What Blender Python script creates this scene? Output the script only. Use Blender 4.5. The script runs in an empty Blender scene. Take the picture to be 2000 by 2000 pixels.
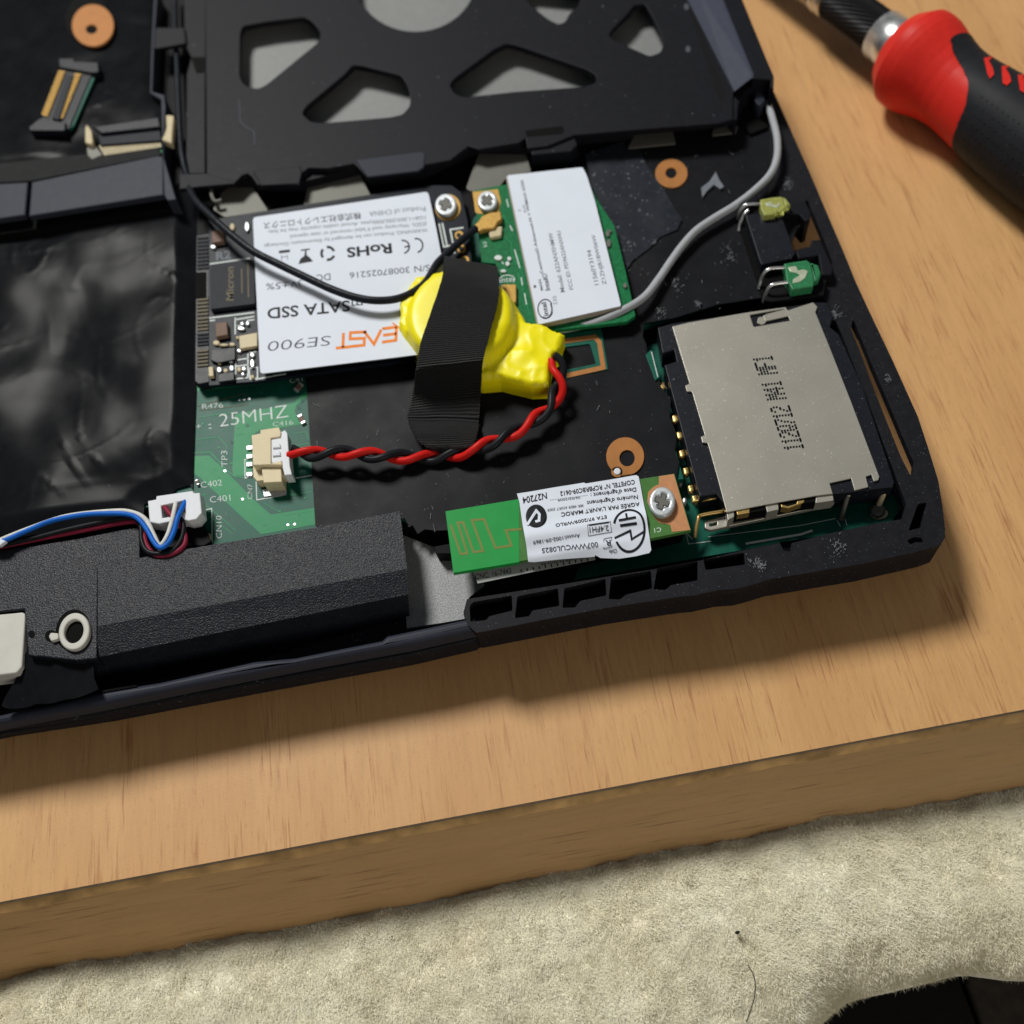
import bpy, math, random
import numpy as np
from mathutils import Vector, Matrix, noise
from mathutils.geometry import delaunay_2d_cdt
random.seed(7); rng = np.random.default_rng(7)
SC = bpy.context.scene
COL = SC.collection
MM = 0.001

# ---------------------------------------------------------------- camera
F = 2080.0; DIST = 190.0
def _axes():
    Y = Vector((-650.0, 3700.0, -F)).normalized()
    X = Vector((1, .17, 0)); X = (X - Y*X.dot(Y)).normalized()
    return X, Y, X.cross(Y)
AX, AY, AZ = _axes()
R = Matrix((AX, AY, AZ))
CAM = -(R @ Vector((0, 0, -1)))*DIST          # millimetres
cd = bpy.data.cameras.new('camera'); cam = bpy.data.objects.new('camera', cd); COL.objects.link(cam)
cd.sensor_width = 36; cd.sensor_fit = 'HORIZONTAL'; cd.lens = 36*F/2000
cd.clip_start = .005; cd.clip_end = 50
m4 = R.to_4x4(); m4.translation = CAM*MM; cam.matrix_world = m4
cd.dof.use_dof = True; cd.dof.focus_distance = .184; cd.dof.aperture_fstop = 14.0
SC.camera = cam
SC.view_settings.view_transform = 'Standard'; SC.view_settings.look = 'None'
SC.view_settings.exposure = 0; SC.view_settings.gamma = 1
SC.cycles.use_denoising = True

# ---------------------------------------------------------------- light
world = bpy.data.worlds.new('World'); SC.world = world; world.use_nodes = True
bg = world.node_tree.nodes['Background']
bg.inputs[0].default_value = (.92, .95, 1, 1); bg.inputs[1].default_value = .10
def area(name, pos, target, size, power, color, sy=None):
    l = bpy.data.lights.new(name, 'AREA'); l.shape = 'ELLIPSE' if sy else 'DISK'
    l.size = size
    if sy: l.size_y = sy
    l.energy = power; l.color = color
    o = bpy.data.objects.new(name, l); COL.objects.link(o)
    o.location = pos
    o.rotation_euler = (Vector(target) - Vector(pos)).to_track_quat('-Z', 'Y').to_euler()
    return o
LD = Vector((-.36, .80, 1.0)).normalized()*1.6
area('ceiling_lamp', LD, (0, 0, 0), .40, 27.5, (1, .985, .94))
area('front_fill', (.45, -1.5, .55), (0, -.1, 0), .9, 7, (1, .92, .78))  # added warm fill from the viewer's side, lifts the desk front

# ---------------------------------------------------------------- pixels to millimetres
def P(px, py, z=0.0):
    d = R @ Vector(((px-1000)/F, -(py-1000)/F, -1))
    return CAM + d*((z - CAM.z)/d.z)
WIN = dict(A=(0,0,3.864), B=(400,0,3.864), C=(850,0,3.864), D=(1250,0,3.864), E=(1500,0,3.864), F=(0,400,3.864),
  G=(350,350,3.864), H=(750,350,3.864), I=(1200,250,3.864), J=(1250,550,3.22), K=(350,750,3.864), L=(800,750,3.22),
  M=(0,900,3.864), N=(400,950,3.22), O=(900,1000,3.22), Q=(1000,1300,1.932), R=(1400,900,3.22), S=(0,1200,2.415),
  T=(360,380,4.83), U=(980,320,6.036), V=(1420,580,6.44), W=(1000,920,5.52), X=(480,380,4.83), Z=(0,0,1))
def w(k, *a):
    x0, y0, s = WIN[k]
    return [(x0 + a[i]/s, y0 + a[i+1]/s) for i in range(0, len(a), 2)]
def w1(k, x, y): return w(k, x, y)[0]
def circ(cx, cy, rx, ry=None, n=32, rot=0):
    ry = ry or rx
    c, s = math.cos(rot), math.sin(rot); o = []
    for i in range(n):
        a = 2*math.pi*i/n; x, y = rx*math.cos(a), ry*math.sin(a)
        o.append((cx + x*c - y*s, cy + x*s + y*c))
    return o
def rnd(pts, r, n=4):
    out = []; N = len(pts)
    for i in range(N):
        p, a, b = Vector(pts[i]), Vector(pts[i-1]), Vector(pts[(i+1) % N])
        la, lb = (a-p).length, (b-p).length
        k = min(r, la*.45, lb*.45)
        s, e = p + (a-p)/la*k, p + (b-p)/lb*k
        for j in range(n+1):
            t = j/n; out.append(tuple(s*(1-t)**2 + p*2*t*(1-t) + e*t*t))
    return out

# ---------------------------------------------------------------- materials
MATS = {}
class N:
    def __init__(s, name):
        s.m = bpy.data.materials.new(name); s.m.use_nodes = True
        s.t = s.m.node_tree; s.b = s.t.nodes['Principled BSDF']
        s.co = s.t.nodes.new('ShaderNodeTexCoord')
    def n(s, typ, **k):
        o = s.t.nodes.new(typ)
        for a, v in k.items():
            if a.startswith('i_'):
                o.inputs[a[2:]].default_value = v
            else: setattr(o, a, v)
        return o
    def l(s, a, b): s.t.links.new(a, b)
    def map(s, scale, rot=(0,0,0), src='Object'):
        mp = s.n('ShaderNodeMapping'); mp.inputs['Scale'].default_value = [v*1000 for v in scale] if src == 'Object' else scale
        mp.inputs['Rotation'].default_value = rot
        s.l(s.co.outputs[src], mp.inputs['Vector']); return mp.outputs[0]
    def noise(s, scale, detail=3, rough=.55, vec=None, src='Object'):
        v = vec or s.map(scale if isinstance(scale, tuple) else (scale,)*3, src=src)
        t = s.n('ShaderNodeTexNoise'); t.inputs['Scale'].default_value = 1; t.inputs['Detail'].default_value = detail
        t.inputs['Roughness'].default_value = rough
        s.l(v, t.inputs['Vector']); return t.outputs['Fac']
    def ramp(s, fac, lo, hi, c0=(0,0,0,1), c1=(1,1,1,1)):
        r = s.n('ShaderNodeValToRGB'); e = r.color_ramp.elements
        e[0].position = lo; e[1].position = hi; e[0].color = c0; e[1].color = c1
        s.l(fac, r.inputs[0]); return r.outputs[0]
    def mix(s, fac, a, b):
        x = s.n('ShaderNodeMix', data_type='RGBA')
        for i, v in ((0, fac), (6, a), (7, b)):
            if hasattr(v, 'links') or hasattr(v, 'is_linked'): s.l(v, x.inputs[i])
            else: x.inputs[i].default_value = v
        return x.outputs[2]
    def mul(s, a, k):
        x = s.n('ShaderNodeMath', operation='MULTIPLY'); s.l(a, x.inputs[0])
        if hasattr(k, 'is_linked'): s.l(k, x.inputs[1])
        else: x.inputs[1].default_value = k
        return x.outputs[0]
    def add(s, a, b):
        x = s.n('ShaderNodeMath', operation='ADD'); s.l(a, x.inputs[0]); s.l(b, x.inputs[1]); return x.outputs[0]
    def bump(s, h, dist, strength=1, prev=None):
        x = s.n('ShaderNodeBump'); x.inputs['Strength'].default_value = strength; x.inputs['Distance'].default_value = dist*MM
        s.l(h, x.inputs['Height'])
        if prev: s.l(prev, x.inputs['Normal'])
        s.l(x.outputs[0], s.b.inputs['Normal']); return x.outputs[0]
def c4(c): return (c[0], c[1], c[2], 1)
def mat(name, col, rough=.5, metal=0, var=.12, vs=.6, bump=None, dust=None, spec=.085, coat=0, rv=.025, transl=0, aniso=None):
    """col linear; bump=(scale per mm, height mm); dust=(scale, threshold, colour, amount)"""
    if name in MATS: return MATS[name]
    k = N(name); b = k.b
    b.inputs['Metallic'].default_value = metal; b.inputs['Specular IOR Level'].default_value = spec
    b.inputs['Coat Weight'].default_value = coat
    n1 = k.noise(vs, 4)
    f = k.ramp(n1, .3, .7)
    base = k.mix(f, c4([v*(1-var) for v in col]), c4([v*(1+var) for v in col]))
    rr = k.n('ShaderNodeMapRange'); k.l(n1, rr.inputs[0])
    rr.inputs[1].default_value = .3; rr.inputs[2].default_value = .7
    rr.inputs[3].default_value = max(rough-rv, .03); rr.inputs[4].default_value = min(rough+rv, 1)
    k.l(rr.outputs[0], b.inputs['Roughness'])
    if dust:
        sc, th, dc, am = dust
        d1 = k.ramp(k.noise(sc, 2, .5), th, th+.03)
        d2 = k.ramp(k.noise(sc*.13, 3, .6), .38, .68)
        d3 = k.ramp(k.noise(sc*.33, 5, .7), th-.02, th+.12)
        fac = k.n('ShaderNodeMath', operation='MAXIMUM'); k.l(k.mul(d1, am), fac.inputs[0]); k.l(k.mul(k.mul(d3, d2), am*.22), fac.inputs[1])
        base = k.mix(fac.outputs[0], base, c4(dc))
    k.l(base, b.inputs['Base Color'])
    if bump:
        h = k.noise(bump[0], 2, .5)
        if aniso:
            h = k.noise(aniso, 2, .5)
        k.bump(h, bump[1])
    if transl:
        b.inputs['Transmission Weight'].default_value = transl; b.inputs['IOR'].default_value = 1.45
    MATS[name] = k.m
    return k.m

DUSTC = (.42, .46, .5)
m_shell = mat('black_shell_plastic', (.010,.0105,.0145), .5, var=.15, bump=(7,.012), dust=(2.6,.70,DUSTC,.35))
m_rim = mat('dusty_rim_plastic', (.011,.0115,.0145), .5, var=.2, bump=(9,.02), dust=(3.0,.70,DUSTC,.3))
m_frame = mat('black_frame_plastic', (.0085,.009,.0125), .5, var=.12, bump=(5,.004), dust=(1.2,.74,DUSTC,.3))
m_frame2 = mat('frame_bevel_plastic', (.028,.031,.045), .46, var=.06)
m_rail = mat('blue_grey_rail', (.055,.06,.085), .45, var=.05)
m_spk = mat('textured_black_plastic', (.0092,.0108,.0165), .42, spec=.28, var=.2, bump=(3.6,.16), dust=(3.2,.72,DUSTC,.25))
m_film = mat('satin_black_film', (.0085,.009,.011), .46, var=.12, vs=.3, spec=.07, rv=.03, bump=(.6,.006), dust=(3.4,.735,DUSTC,.5))
m_gloss = mat('glossy_black_film', (.008,.0085,.01), .19, var=.2, vs=.2, rv=.02, spec=.017, dust=(1.8,.79,DUSTC,.45))
m_patch = mat('blue_black_tape', (.016,.019,.026), .5, var=.18, bump=(4,.02), dust=(1.4,.68,DUSTC,.35))
m_black = mat('matt_black', (.006,.006,.007), .6)
m_blackp = mat('black_plastic', (.009,.010,.015), .42, spec=.15, dust=(2.4,.7,DUSTC,.2))
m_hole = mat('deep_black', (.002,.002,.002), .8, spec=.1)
m_bay = mat('grey_bay_metal', (.21,.217,.213), .5, .1, var=.05)
m_foil = mat('bluish_foil', (.06,.085,.11), .4, 0, var=.3, vs=.4)
m_can = mat('beige_can_side', (.33,.30,.25), .5)
m_tab = mat('warm_grey_metal', (.13,.13,.115), .5, .25, var=.06, vs=.25)
m_plate = mat('speckled_metal', (.24,.245,.25), .55, .3, var=.35, vs=4, bump=(4,.06))
m_shield = mat('nickel_shield', (.36,.345,.30), .42, .5, var=.015, vs=.1, rv=.03, dust=(2.4,.685,(.75,.77,.76),.6))
m_steel = mat('bright_steel', (.6,.61,.62), .3, .9, var=.1)
m_zinc = mat('zinc_screw', (.50,.53,.55), .38, .4, var=.1, vs=2)
m_gold = mat('gold_contact', (.46,.31,.11), .35, .7, var=.12, vs=2)
m_goldpad = mat('gold_pad', (.42,.255,.07), .45, .3, var=.15, vs=1.5)
m_copper = mat('copper_pad', (.36,.155,.05), .5, .1, var=.08, vs=.5)
m_copperpink = mat('pale_copper_pad', (.46,.22,.105), .5, .15, var=.08, vs=1)
m_pcb = mat('dark_green_board', (.006,.090,.060), .42, var=.14, vs=.5, spec=.12, rv=.02)
m_pcbl = mat('light_green_trace', (.012,.225,.085), .42, var=.06, vs=.6, spec=.12, rv=.02)
m_pcbw = mat('wireless_green_board', (.011,.14,.05), .4, var=.25, vs=1.2)
m_bt = mat('bright_green_board', (.016,.27,.055), .4, var=.05, vs=.3)
m_bt2 = mat('olive_green_board', (.065,.17,.045), .4, var=.1, vs=.6)
m_ssd = mat('blue_black_board', (.006,.009,.016), .42, var=.15, spec=.1, rv=.02)
m_chip = mat('dark_chip', (.019,.021,.027), .55, var=.1, spec=.1, rv=.02)
m_cap = mat('brown_capacitor', (.17,.11,.085), .5, var=.15)
m_cream = mat('cream_nylon', (.66,.57,.38), .5, var=.05)
m_ivory = mat('ivory_ceramic', (.55,.47,.30), .4, var=.08)
m_solder = mat('tin_solder', (.48,.5,.52), .36, .5, var=.15, vs=4)
m_white = mat('white_nylon', (.68,.7,.74), .42, var=.04)
m_label = mat('white_label', (.66,.71,.80), .48, var=.025, vs=.12)
m_label2 = mat('shaded_label', (.34,.35,.34), .5, var=.05)  # white label toned down, the hanging flap's shade put into its colour
m_silk = mat('white_silkscreen', (.62,.68,.66), .5, var=.12, vs=3)
m_ink = mat('black_ink', (.012,.013,.016), .5)
m_inkg = mat('grey_ink', (.075,.08,.095), .5)
m_inkl = mat('light_grey_ink', (.16,.175,.20), .5)
m_orange = mat('orange_ink', (.78,.22,.03), .5)
m_goldink = mat('laser_mark', (.13,.11,.07), .5)
m_tan = mat('antenna_trace', (.17,.20,.05), .45, var=.08)
m_yellow = mat('yellow_shrink_wrap', (.87,.77,.004), .38, var=.03, vs=.25, spec=.35, rv=.04, bump=(.5,.02))
m_red = mat('red_wire', (.55,.015,.012), .35, var=.06)
m_wire = mat('black_wire', (.014,.015,.018), .36)
m_blue = mat('blue_wire', (.012,.13,.55), .38)
m_wwire = mat('white_wire', (.62,.62,.58), .42)
m_maroon = mat('maroon_wire', (.22,.02,.045), .42)
m_latch = mat('brushed_pale_metal', (.50,.49,.45), .6, .1, var=.06, vs=.3)
m_grey = mat('grey_cable', (.36,.375,.40), .42, var=.05)
m_coax = mat('black_coax', (.014,.016,.021), .33, bump=(2.2,.08))
m_ledy = mat('yellow_lamp_plastic', (.5,.53,.15), .25, transl=.45, var=.15, vs=1.5)
m_ledg = mat('green_lamp_plastic', (.05,.28,.12), .25, transl=.4, var=.15, vs=1.5)
m_ledin = mat('lamp_inside', (.55,.6,.45), .35, .5)
m_dred = mat('red_handle_plastic', (.60,.028,.02), .42, var=.05)
m_grip = mat('black_rubber_grip', (.017,.018,.021), .5, bump=(4,.03), dust=(2,.73,DUSTC,.25))
m_knurl = mat('blackened_knurl', (.02,.02,.022), .35, .5)
m_chrome = mat('chrome_steel', (.72,.74,.74), .3, .9, var=.06, rv=.05)
m_bronze = mat('dark_bronze', (.16,.13,.08), .3, .9)
m_lint = mat('pale_lint', (.22,.23,.24), .7)

def wood(name, c_lo, c_hi, c_str, gy=True):
    k = N(name); b = k.b; b.inputs['Specular IOR Level'].default_value = .4
    def sc(a, bb): return (a, bb, a) if gy else (bb, a, a)
    broad = k.noise(sc(.055, .006), 3, .5)
    fine = k.noise(sc(1.1, .09), 4, .65)
    base = k.mix(k.ramp(broad, .32, .68), c4(c_lo), c4(c_hi))
    base = k.mix(k.mul(k.ramp(fine, .40, .72), .40), base, c4([v*.78 for v in c_lo]))
    st = k.noise(sc(1.9, .085), 3, .55)
    st2 = k.noise(sc(.45, .05), 3, .6)
    s = k.mul(k.ramp(st, .53, .68), k.ramp(st2, .44, .60))
    base = k.mix(k.mul(s, .72), base, c4(c_str))
    pores = k.ramp(k.noise(sc(3.2, .55), 2, .5), .62, .72)
    base = k.mix(k.mul(pores, .28), base, c4(c_str))
    grain = k.noise(5.0, 2, .6)
    base = k.mix(k.mul(k.ramp(grain, .45, .75), .16), base, c4([min(v*1.35, 1) for v in c_hi]))
    k.l(base, b.inputs['Base Color'])
    b.inputs['Roughness'].default_value = .46
    k.bump(k.add(k.noise(3.0, 2, .6), k.mul(s, -1)), .02)
    MATS[name] = k.m; return k.m
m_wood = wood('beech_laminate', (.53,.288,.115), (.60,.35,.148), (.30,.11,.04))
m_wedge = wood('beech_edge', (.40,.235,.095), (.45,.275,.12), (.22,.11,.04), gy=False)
m_seam = mat('edge_seam', (.48,.30,.13), .5, var=.35, vs=.2)
m_lamin = mat('laminate_edge', (.17,.15,.13), .5, var=.2)

def cloth_mat():
    k = N('woven_cloth_tape'); b = k.b; b.inputs['Roughness'].default_value = .5; b.inputs['Specular IOR Level'].default_value = .35
    mp = k.n('ShaderNodeMapping'); k.l(k.co.outputs['UV'], mp.inputs[0])
    nz = k.noise((.35,.35,.35), 2)
    sep = k.n('ShaderNodeSeparateXYZ'); k.l(mp.outputs[0], sep.inputs[0])
    def sine(out, f, ph=None):
        m = k.n('ShaderNodeMath', operation='MULTIPLY'); k.l(out, m.inputs[0]); m.inputs[1].default_value = f
        a = k.n('ShaderNodeMath', operation='ADD'); k.l(m.outputs[0], a.inputs[0]); k.l(k.mul(nz, 1.6), a.inputs[1])
        q = k.n('ShaderNodeMath', operation='SINE'); k.l(a.outputs[0], q.inputs[0])
        return q.outputs[0]
    rib = sine(sep.outputs[1], 2*math.pi*92)
    cross = sine(sep.outputs[0], 2*math.pi*60)
    h = k.add(k.mul(rib, .5), k.mul(k.mul(rib, cross), .35))
    col = k.mix(k.ramp(h, -.6, .7), (.0025,.0025,.003,1), (.019,.02,.025,1))
    lint = k.ramp(k.noise(3.5, 2, .5), .73, .77)
    col = k.mix(k.mul(lint, .4), col, (.4,.42,.45,1))
    k.l(col, b.inputs['Base Color'])
    k.bump(h, .22)
    b.inputs['Sheen Weight'].default_value = .03
    return k.m
m_cloth = cloth_mat()
def fleece_mat():
    k = N('cream_fleece'); b = k.b
    col = k.mix(k.ramp(k.noise(.07, 4), .35, .65), (.86,.81,.63,1), (.92,.89,.73,1))
    k.l(col, b.inputs['Base Color']); b.inputs['Roughness'].default_value = .6
    b.inputs['Sheen Weight'].default_value = .25
    return k.m
m_fleece = fleece_mat()
m_mat = mat('black_mat_fabric', (.014,.014,.013), .75, bump=(6,.1))
m_band = mat('brown_grey_border', (.055,.047,.038), .7, var=.35, vs=.3, bump=(5,.1))
m_floor = mat('dark_floor', (.02,.018,.014), .7)

# ---------------------------------------------------------------- builders
def setp(o, label=None, cat=None, group=None, kind=None):
    for a, v in (('label', label), ('category', cat), ('group', group), ('kind', kind)):
        if v: o[a] = v
    return o
def thing(name, label, cat, px, py, z, group=None):
    o = bpy.data.objects.new(name, None); o.empty_display_size = .005
    o.location = P(px, py, z)*MM; COL.objects.link(o)
    return setp(o, label, cat, group)
def link(name, me, material, parent=None, smooth=False):
    """me in absolute millimetres"""
    n = len(me.vertices)
    co = np.empty(n*3); me.vertices.foreach_get('co', co); co = co.reshape(-1, 3)
    c = np.array([(co[:,0].min()+co[:,0].max())/2, (co[:,1].min()+co[:,1].max())/2, co[:,2].min()])
    me.vertices.foreach_set('co', ((co - c)*MM).ravel())
    me.materials.clear(); me.materials.append(material)
    me.polygons.foreach_set('use_smooth', [smooth]*len(me.polygons)); me.update()
    o = bpy.data.objects.new(name, me); COL.objects.link(o)
    o.location = Vector(c)*MM
    if parent:
        o.parent = parent
        p = parent; off = Vector()
        while p: off += Vector(p.location); p = p.parent
        o.location = Vector(c)*MM - off
    return o
def pydata(name, v, f, material, parent=None, smooth=False):
    me = bpy.data.meshes.new(name); me.from_pydata([tuple(p) for p in v], [], f); me.validate()
    return link(name, me, material, parent, smooth)
def area2(p): return sum(p[i-1][0]*p[i][1]-p[i][0]*p[i-1][1] for i in range(len(p)))/2
def prism(name, out, zt, zb, material, parent=None, bevel=0.0, holes=(), res=2, smooth=False):
    """outline in picture pixels at the height of its top, standing from zb up to zt"""
    cu = bpy.data.curves.new(name, 'CURVE'); cu.dimensions = '2D'; cu.fill_mode = 'BOTH'
    h = (zt-zb)/2; bevel = min(bevel, h*.95)
    cu.extrude = h - bevel; cu.bevel_depth = bevel; cu.bevel_resolution = res; cu.offset = -bevel
    for i, ring in enumerate([out]+list(holes)):
        pts = [P(x, y, zt) for x, y in ring]
        if (area2(pts) < 0) != (i > 0): pts.reverse()
        s = cu.splines.new('POLY'); s.points.add(len(pts)-1); s.use_cyclic_u = True
        for j, p in enumerate(pts): s.points[j].co = (p.x, p.y, 0, 1)
    t = bpy.data.objects.new('tmp', cu); me = bpy.data.meshes.new_from_object(t)
    bpy.data.objects.remove(t); bpy.data.curves.remove(cu)
    me.transform(Matrix.Translation((0, 0, (zt+zb)/2))); me.name = name
    return link(name, me, material, parent, smooth)
def slab_holes(name, out, zt, zb, material, parent=None, bevel=.3, holes=()):
    rings = [[tuple(P(x, y, zt)[:2]) for x, y in r] for r in [out]+list(holes)]
    for i, r in enumerate(rings):
        if (area2(r) < 0) != (i > 0): r.reverse()
    V, E = [], []
    for r in rings:
        b = len(V); V += [Vector(p) for p in r]; E += [(b+i, b+(i+1) % len(r)) for i in range(len(r))]
    q = delaunay_2d_cdt(V, E, [], 0, 1e-6)
    fx = [t for t in q[2]]
    cx = np.array([sum(q[0][i].x for i in t)/len(t) for t in fx]); cy = np.array([sum(q[0][i].y for i in t)/len(t) for t in fx])
    ok = inside(rings[0], cx, cy)
    for h in rings[1:]: ok &= ~inside(h, cx, cy)
    n = len(q[0]); v = [(p.x, p.y, zt) for p in q[0]] + [(p.x, p.y, zb) for p in q[0]]; f = []; ed_ = {}
    for t, o in zip(fx, ok):
        if not o: continue
        f += [tuple(t), tuple(n+i for i in reversed(t))]
        for i in range(len(t)): ed_[(t[i], t[(i+1) % len(t)])] = 1
    for a, b in ed_:
        if (b, a) not in ed_: f.append((b, a, n+a, n+b))
    o = pydata(name, v, f, material, parent)
    if bevel:
        m = o.modifiers.new('edge', 'BEVEL'); m.width = bevel*MM; m.segments = 2; m.limit_method = 'ANGLE'; m.angle_limit = math.radians(50)
    return o
def solid(name, verts, faces, material, parent=None, smooth=False):
    """verts (px, py, z)"""
    return pydata(name, [P(*v) for v in verts], faces, material, parent, smooth)
def loft(name, top, zt, bot, zb, material, parent=None, smooth=False):
    n = len(top); v = [P(x, y, zt) for x, y in top] + [P(x, y, zb) for x, y in bot]
    f = [tuple(range(n-1, -1, -1)), tuple(range(n, 2*n))] + [(i, (i+1) % n, n+(i+1) % n, n+i) for i in range(n)]
    return pydata(name, v, f, material, parent, smooth)
def spline(pts, n=10):
    pts = [Vector(p) for p in pts]; out = []
    for i in range(len(pts)-1):
        p0 = pts[max(i-1, 0)]; p1 = pts[i]; p2 = pts[i+1]; p3 = pts[min(i+2, len(pts)-1)]
        for j in range(n):
            t = j/n
            out.append(.5*((2*p1) + (p2-p0)*t + (2*p0-5*p1+4*p2-p3)*t*t + (3*p1-p0-3*p2+p3)*t**3))
    out.append(pts[-1]); return out
def tube3(name, pts, r, material, parent=None, res=4):
    cu = bpy.data.curves.new(name, 'CURVE'); cu.dimensions = '3D'; cu.bevel_depth = r; cu.bevel_resolution = res
    cu.use_fill_caps = True; cu.twist_mode = 'MINIMUM'
    s = cu.splines.new('POLY'); s.points.add(len(pts)-1)
    for j, p in enumerate(pts): s.points[j].co = (*p[:3], 1); s.points[j].radius = p[3] if len(p) > 3 else 1
    t = bpy.data.objects.new('tmp', cu); me = bpy.data.meshes.new_from_object(t)
    bpy.data.objects.remove(t); bpy.data.curves.remove(cu); me.name = name
    return link(name, me, material, parent, True)
def tube(name, pts, r, material, parent=None, n=8):
    """pts (px, py, z)"""
    return tube3(name, spline([P(*p) for p in pts], n), r, material, parent)
def line(name, segs, wpx, z, material, parent=None, closed=False):
    """flat printed line(s) through picture pixels"""
    if segs and not isinstance(segs[0][0], (tuple, list)): segs = [segs]
    v, f = [], []
    for pts in segs:
        pts = [Vector(p) for p in pts]; n = len(pts); b0 = len(v)
        if closed: pts = pts + [pts[0]]; n += 1
        for i, p in enumerate(pts):
            a = pts[i-1] if i else (pts[-2] if closed else p); b = pts[i+1] if i < n-1 else (pts[1] if closed else p)
            d1 = (p-a).normalized() if (p-a).length > 1e-6 else (b-p).normalized()
            d2 = (b-p).normalized() if (b-p).length > 1e-6 else d1
            t = (d1+d2); t = t.normalized() if t.length > 1e-3 else d1
            nn = Vector((-t.y, t.x)); k = max(nn.dot(Vector((-d1.y, d1.x))), .4)
            o = nn*(wpx/2/k)
            v += [P(p.x+o.x, p.y+o.y, z), P(p.x-o.x, p.y-o.y, z)]
        for i in range(n-1):
            q = b0+2*i; f.append((q, q+2, q+3, q+1))
    return pydata(name, v, f, material, parent)
def flats(name, polys, z, material, parent=None):
    v, f = [], []
    for p in polys:
        b = len(v); v += [P(x, y, z) for x, y in p]; f.append(tuple(range(b, b+len(p))))
    return pydata(name, v, f, material, parent)
_cap = {}
def txt(s, p0, p1, up, z, material, parent, name='lettering', bold=0.0, zf=None):
    cu = bpy.data.curves.new('t', 'FONT'); cu.body = s; cu.size = 1; cu.offset = bold; cu.resolution_u = 3; cu.fill_mode = 'FRONT'
    t = bpy.data.objects.new('t', cu); me = bpy.data.meshes.new_from_object(t)
    bpy.data.objects.remove(t); bpy.data.curves.remove(cu); me.name = name
    n = len(me.vertices); co = np.empty(n*3); me.vertices.foreach_get('co', co); co = co.reshape(-1, 3)
    x0, x1 = co[:,0].min(), co[:,0].max()
    A, B, Uv = P(*p0, z), P(*p1, z), P(*up, z)
    out = np.array(A)[None] + ((co[:,0]-x0)/(x1-x0))[:,None]*np.array(B-A)[None] + (co[:,1]/.69)[:,None]*np.array(Uv-A)[None]
    if zf is not None: out[:,2] = [zf(*q) for q in out[:,:2]]
    me.vertices.foreach_set('co', out.ravel())
    return link(name, me, material, parent)
def inside(poly, x, y):
    c = np.zeros(len(x), bool); n = len(poly)
    for i in range(n):
        x1, y1 = poly[i-1]; x2, y2 = poly[i]
        if y1 == y2: continue
        c ^= ((y1 > y) != (y2 > y)) & (x < (x2-x1)*(y-y1)/(y2-y1)+x1)
    return c
def edged(poly, x, y):
    d = np.full(len(x), 1e9); n = len(poly)
    for i in range(n):
        a = np.array(poly[i-1]); b = np.array(poly[i]); ab = b-a; L = max(ab@ab, 1e-9)
        t = np.clip(((x-a[0])*ab[0]+(y-a[1])*ab[1])/L, 0, 1)
        d = np.minimum(d, np.hypot(x-a[0]-t*ab[0], y-a[1]-t*ab[1]))
    return d
def sheet(name, out, z, fn, step, material, parent=None, skirt=.15, uv=False):
    """free-form sheet: outline in pixels at height z; fn(x, y, edge distance) gives the height in mm above z"""
    pts = [P(x, y, z) for x, y in out]
    pl = []
    for i in range(len(pts)):
        a, b = pts[i-1], pts[i]; k = max(1, int((b-a).length/step))
        for j in range(k): pl.append(tuple((a+(b-a)*(j/k))[:2]))
    if area2(pl) < 0: pl.reverse()
    xs, ys = [p[0] for p in pl], [p[1] for p in pl]
    gx, gy = np.meshgrid(np.arange(min(xs), max(xs), step), np.arange(min(ys), max(ys), step*.87))
    gx[1::2] += step/2; gx, gy = gx.ravel(), gy.ravel()
    k = inside(pl, gx, gy); gx, gy = gx[k], gy[k]
    k = edged(pl, gx, gy) > step*.45; gx, gy = gx[k], gy[k]
    n0 = len(pl)
    V = [Vector(p) for p in pl] + [Vector((a, b)) for a, b in zip(gx, gy)]
    r = delaunay_2d_cdt(V, [(i, (i+1) % n0) for i in range(n0)], [list(range(n0))], 1, 1e-5)
    vx = np.array([p.x for p in r[0]]); vy = np.array([p.y for p in r[0]])
    d = edged(pl, vx, vy)
    zz = [z + fn(a, b, e) for a, b, e in zip(vx, vy, d)]
    v = [(a, b, c) for a, b, c in zip(vx, vy, zz)]; f = [tuple(t) for t in r[2]]
    be = {}
    for t in f:
        for i in range(len(t)):
            e = (t[i], t[(i+1) % len(t)]); be[e] = 1
    for (a, b) in list(be):
        if (b, a) not in be:
            i = len(v); v += [(v[b][0], v[b][1], v[b][2]-skirt), (v[a][0], v[a][1], v[a][2]-skirt), v[b], v[a]]
            f.append((i+2, i+3, i+1, i))
    return pydata(name, v, f, material, parent, True)
def ns(x, y, s, seed=0.0): return noise.noise(Vector((x*s, y*s, seed)))
def box(name, out, zt, zb, material, parent=None, bevel=.12): return prism(name, out, zt, zb, material, parent, bevel)

# ================================================================ desk, blanket, floor
ZT = -13.0
DT = 57.0
def on_line(p, q, t): return (p[0]+(q[0]-p[0])*t, p[1]+(q[1]-p[1])*t)
e0, e1 = P(0, 1762, ZT), P(2000, 1386, ZT)
ed = (e1-e0).normalized(); en = Vector((-ed.y, ed.x, 0))
a0, a1 = e0 - ed*150, e1 + ed*150
desk = bpy.data.objects.new('desk', None); desk.location = ((a0+a1)/2 - Vector((0,0,26)))*MM; COL.objects.link(desk)
setp(desk, 'thick beech laminate desk board under the opened laptop', 'desk')
def slab(name, p, q, depth, zt, zb, material, parent, inset=0.0):
    o = en*inset; b = [p+o, q+o, q+en*depth, p+en*depth]
    v = [(t.x, t.y, zt) for t in b] + [(t.x, t.y, zb) for t in b]
    return pydata(name, v, [(0,1,2,3), (7,6,5,4), (0,4,5,1), (1,5,6,2), (2,6,7,3), (3,7,4,0)], material, parent)
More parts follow.
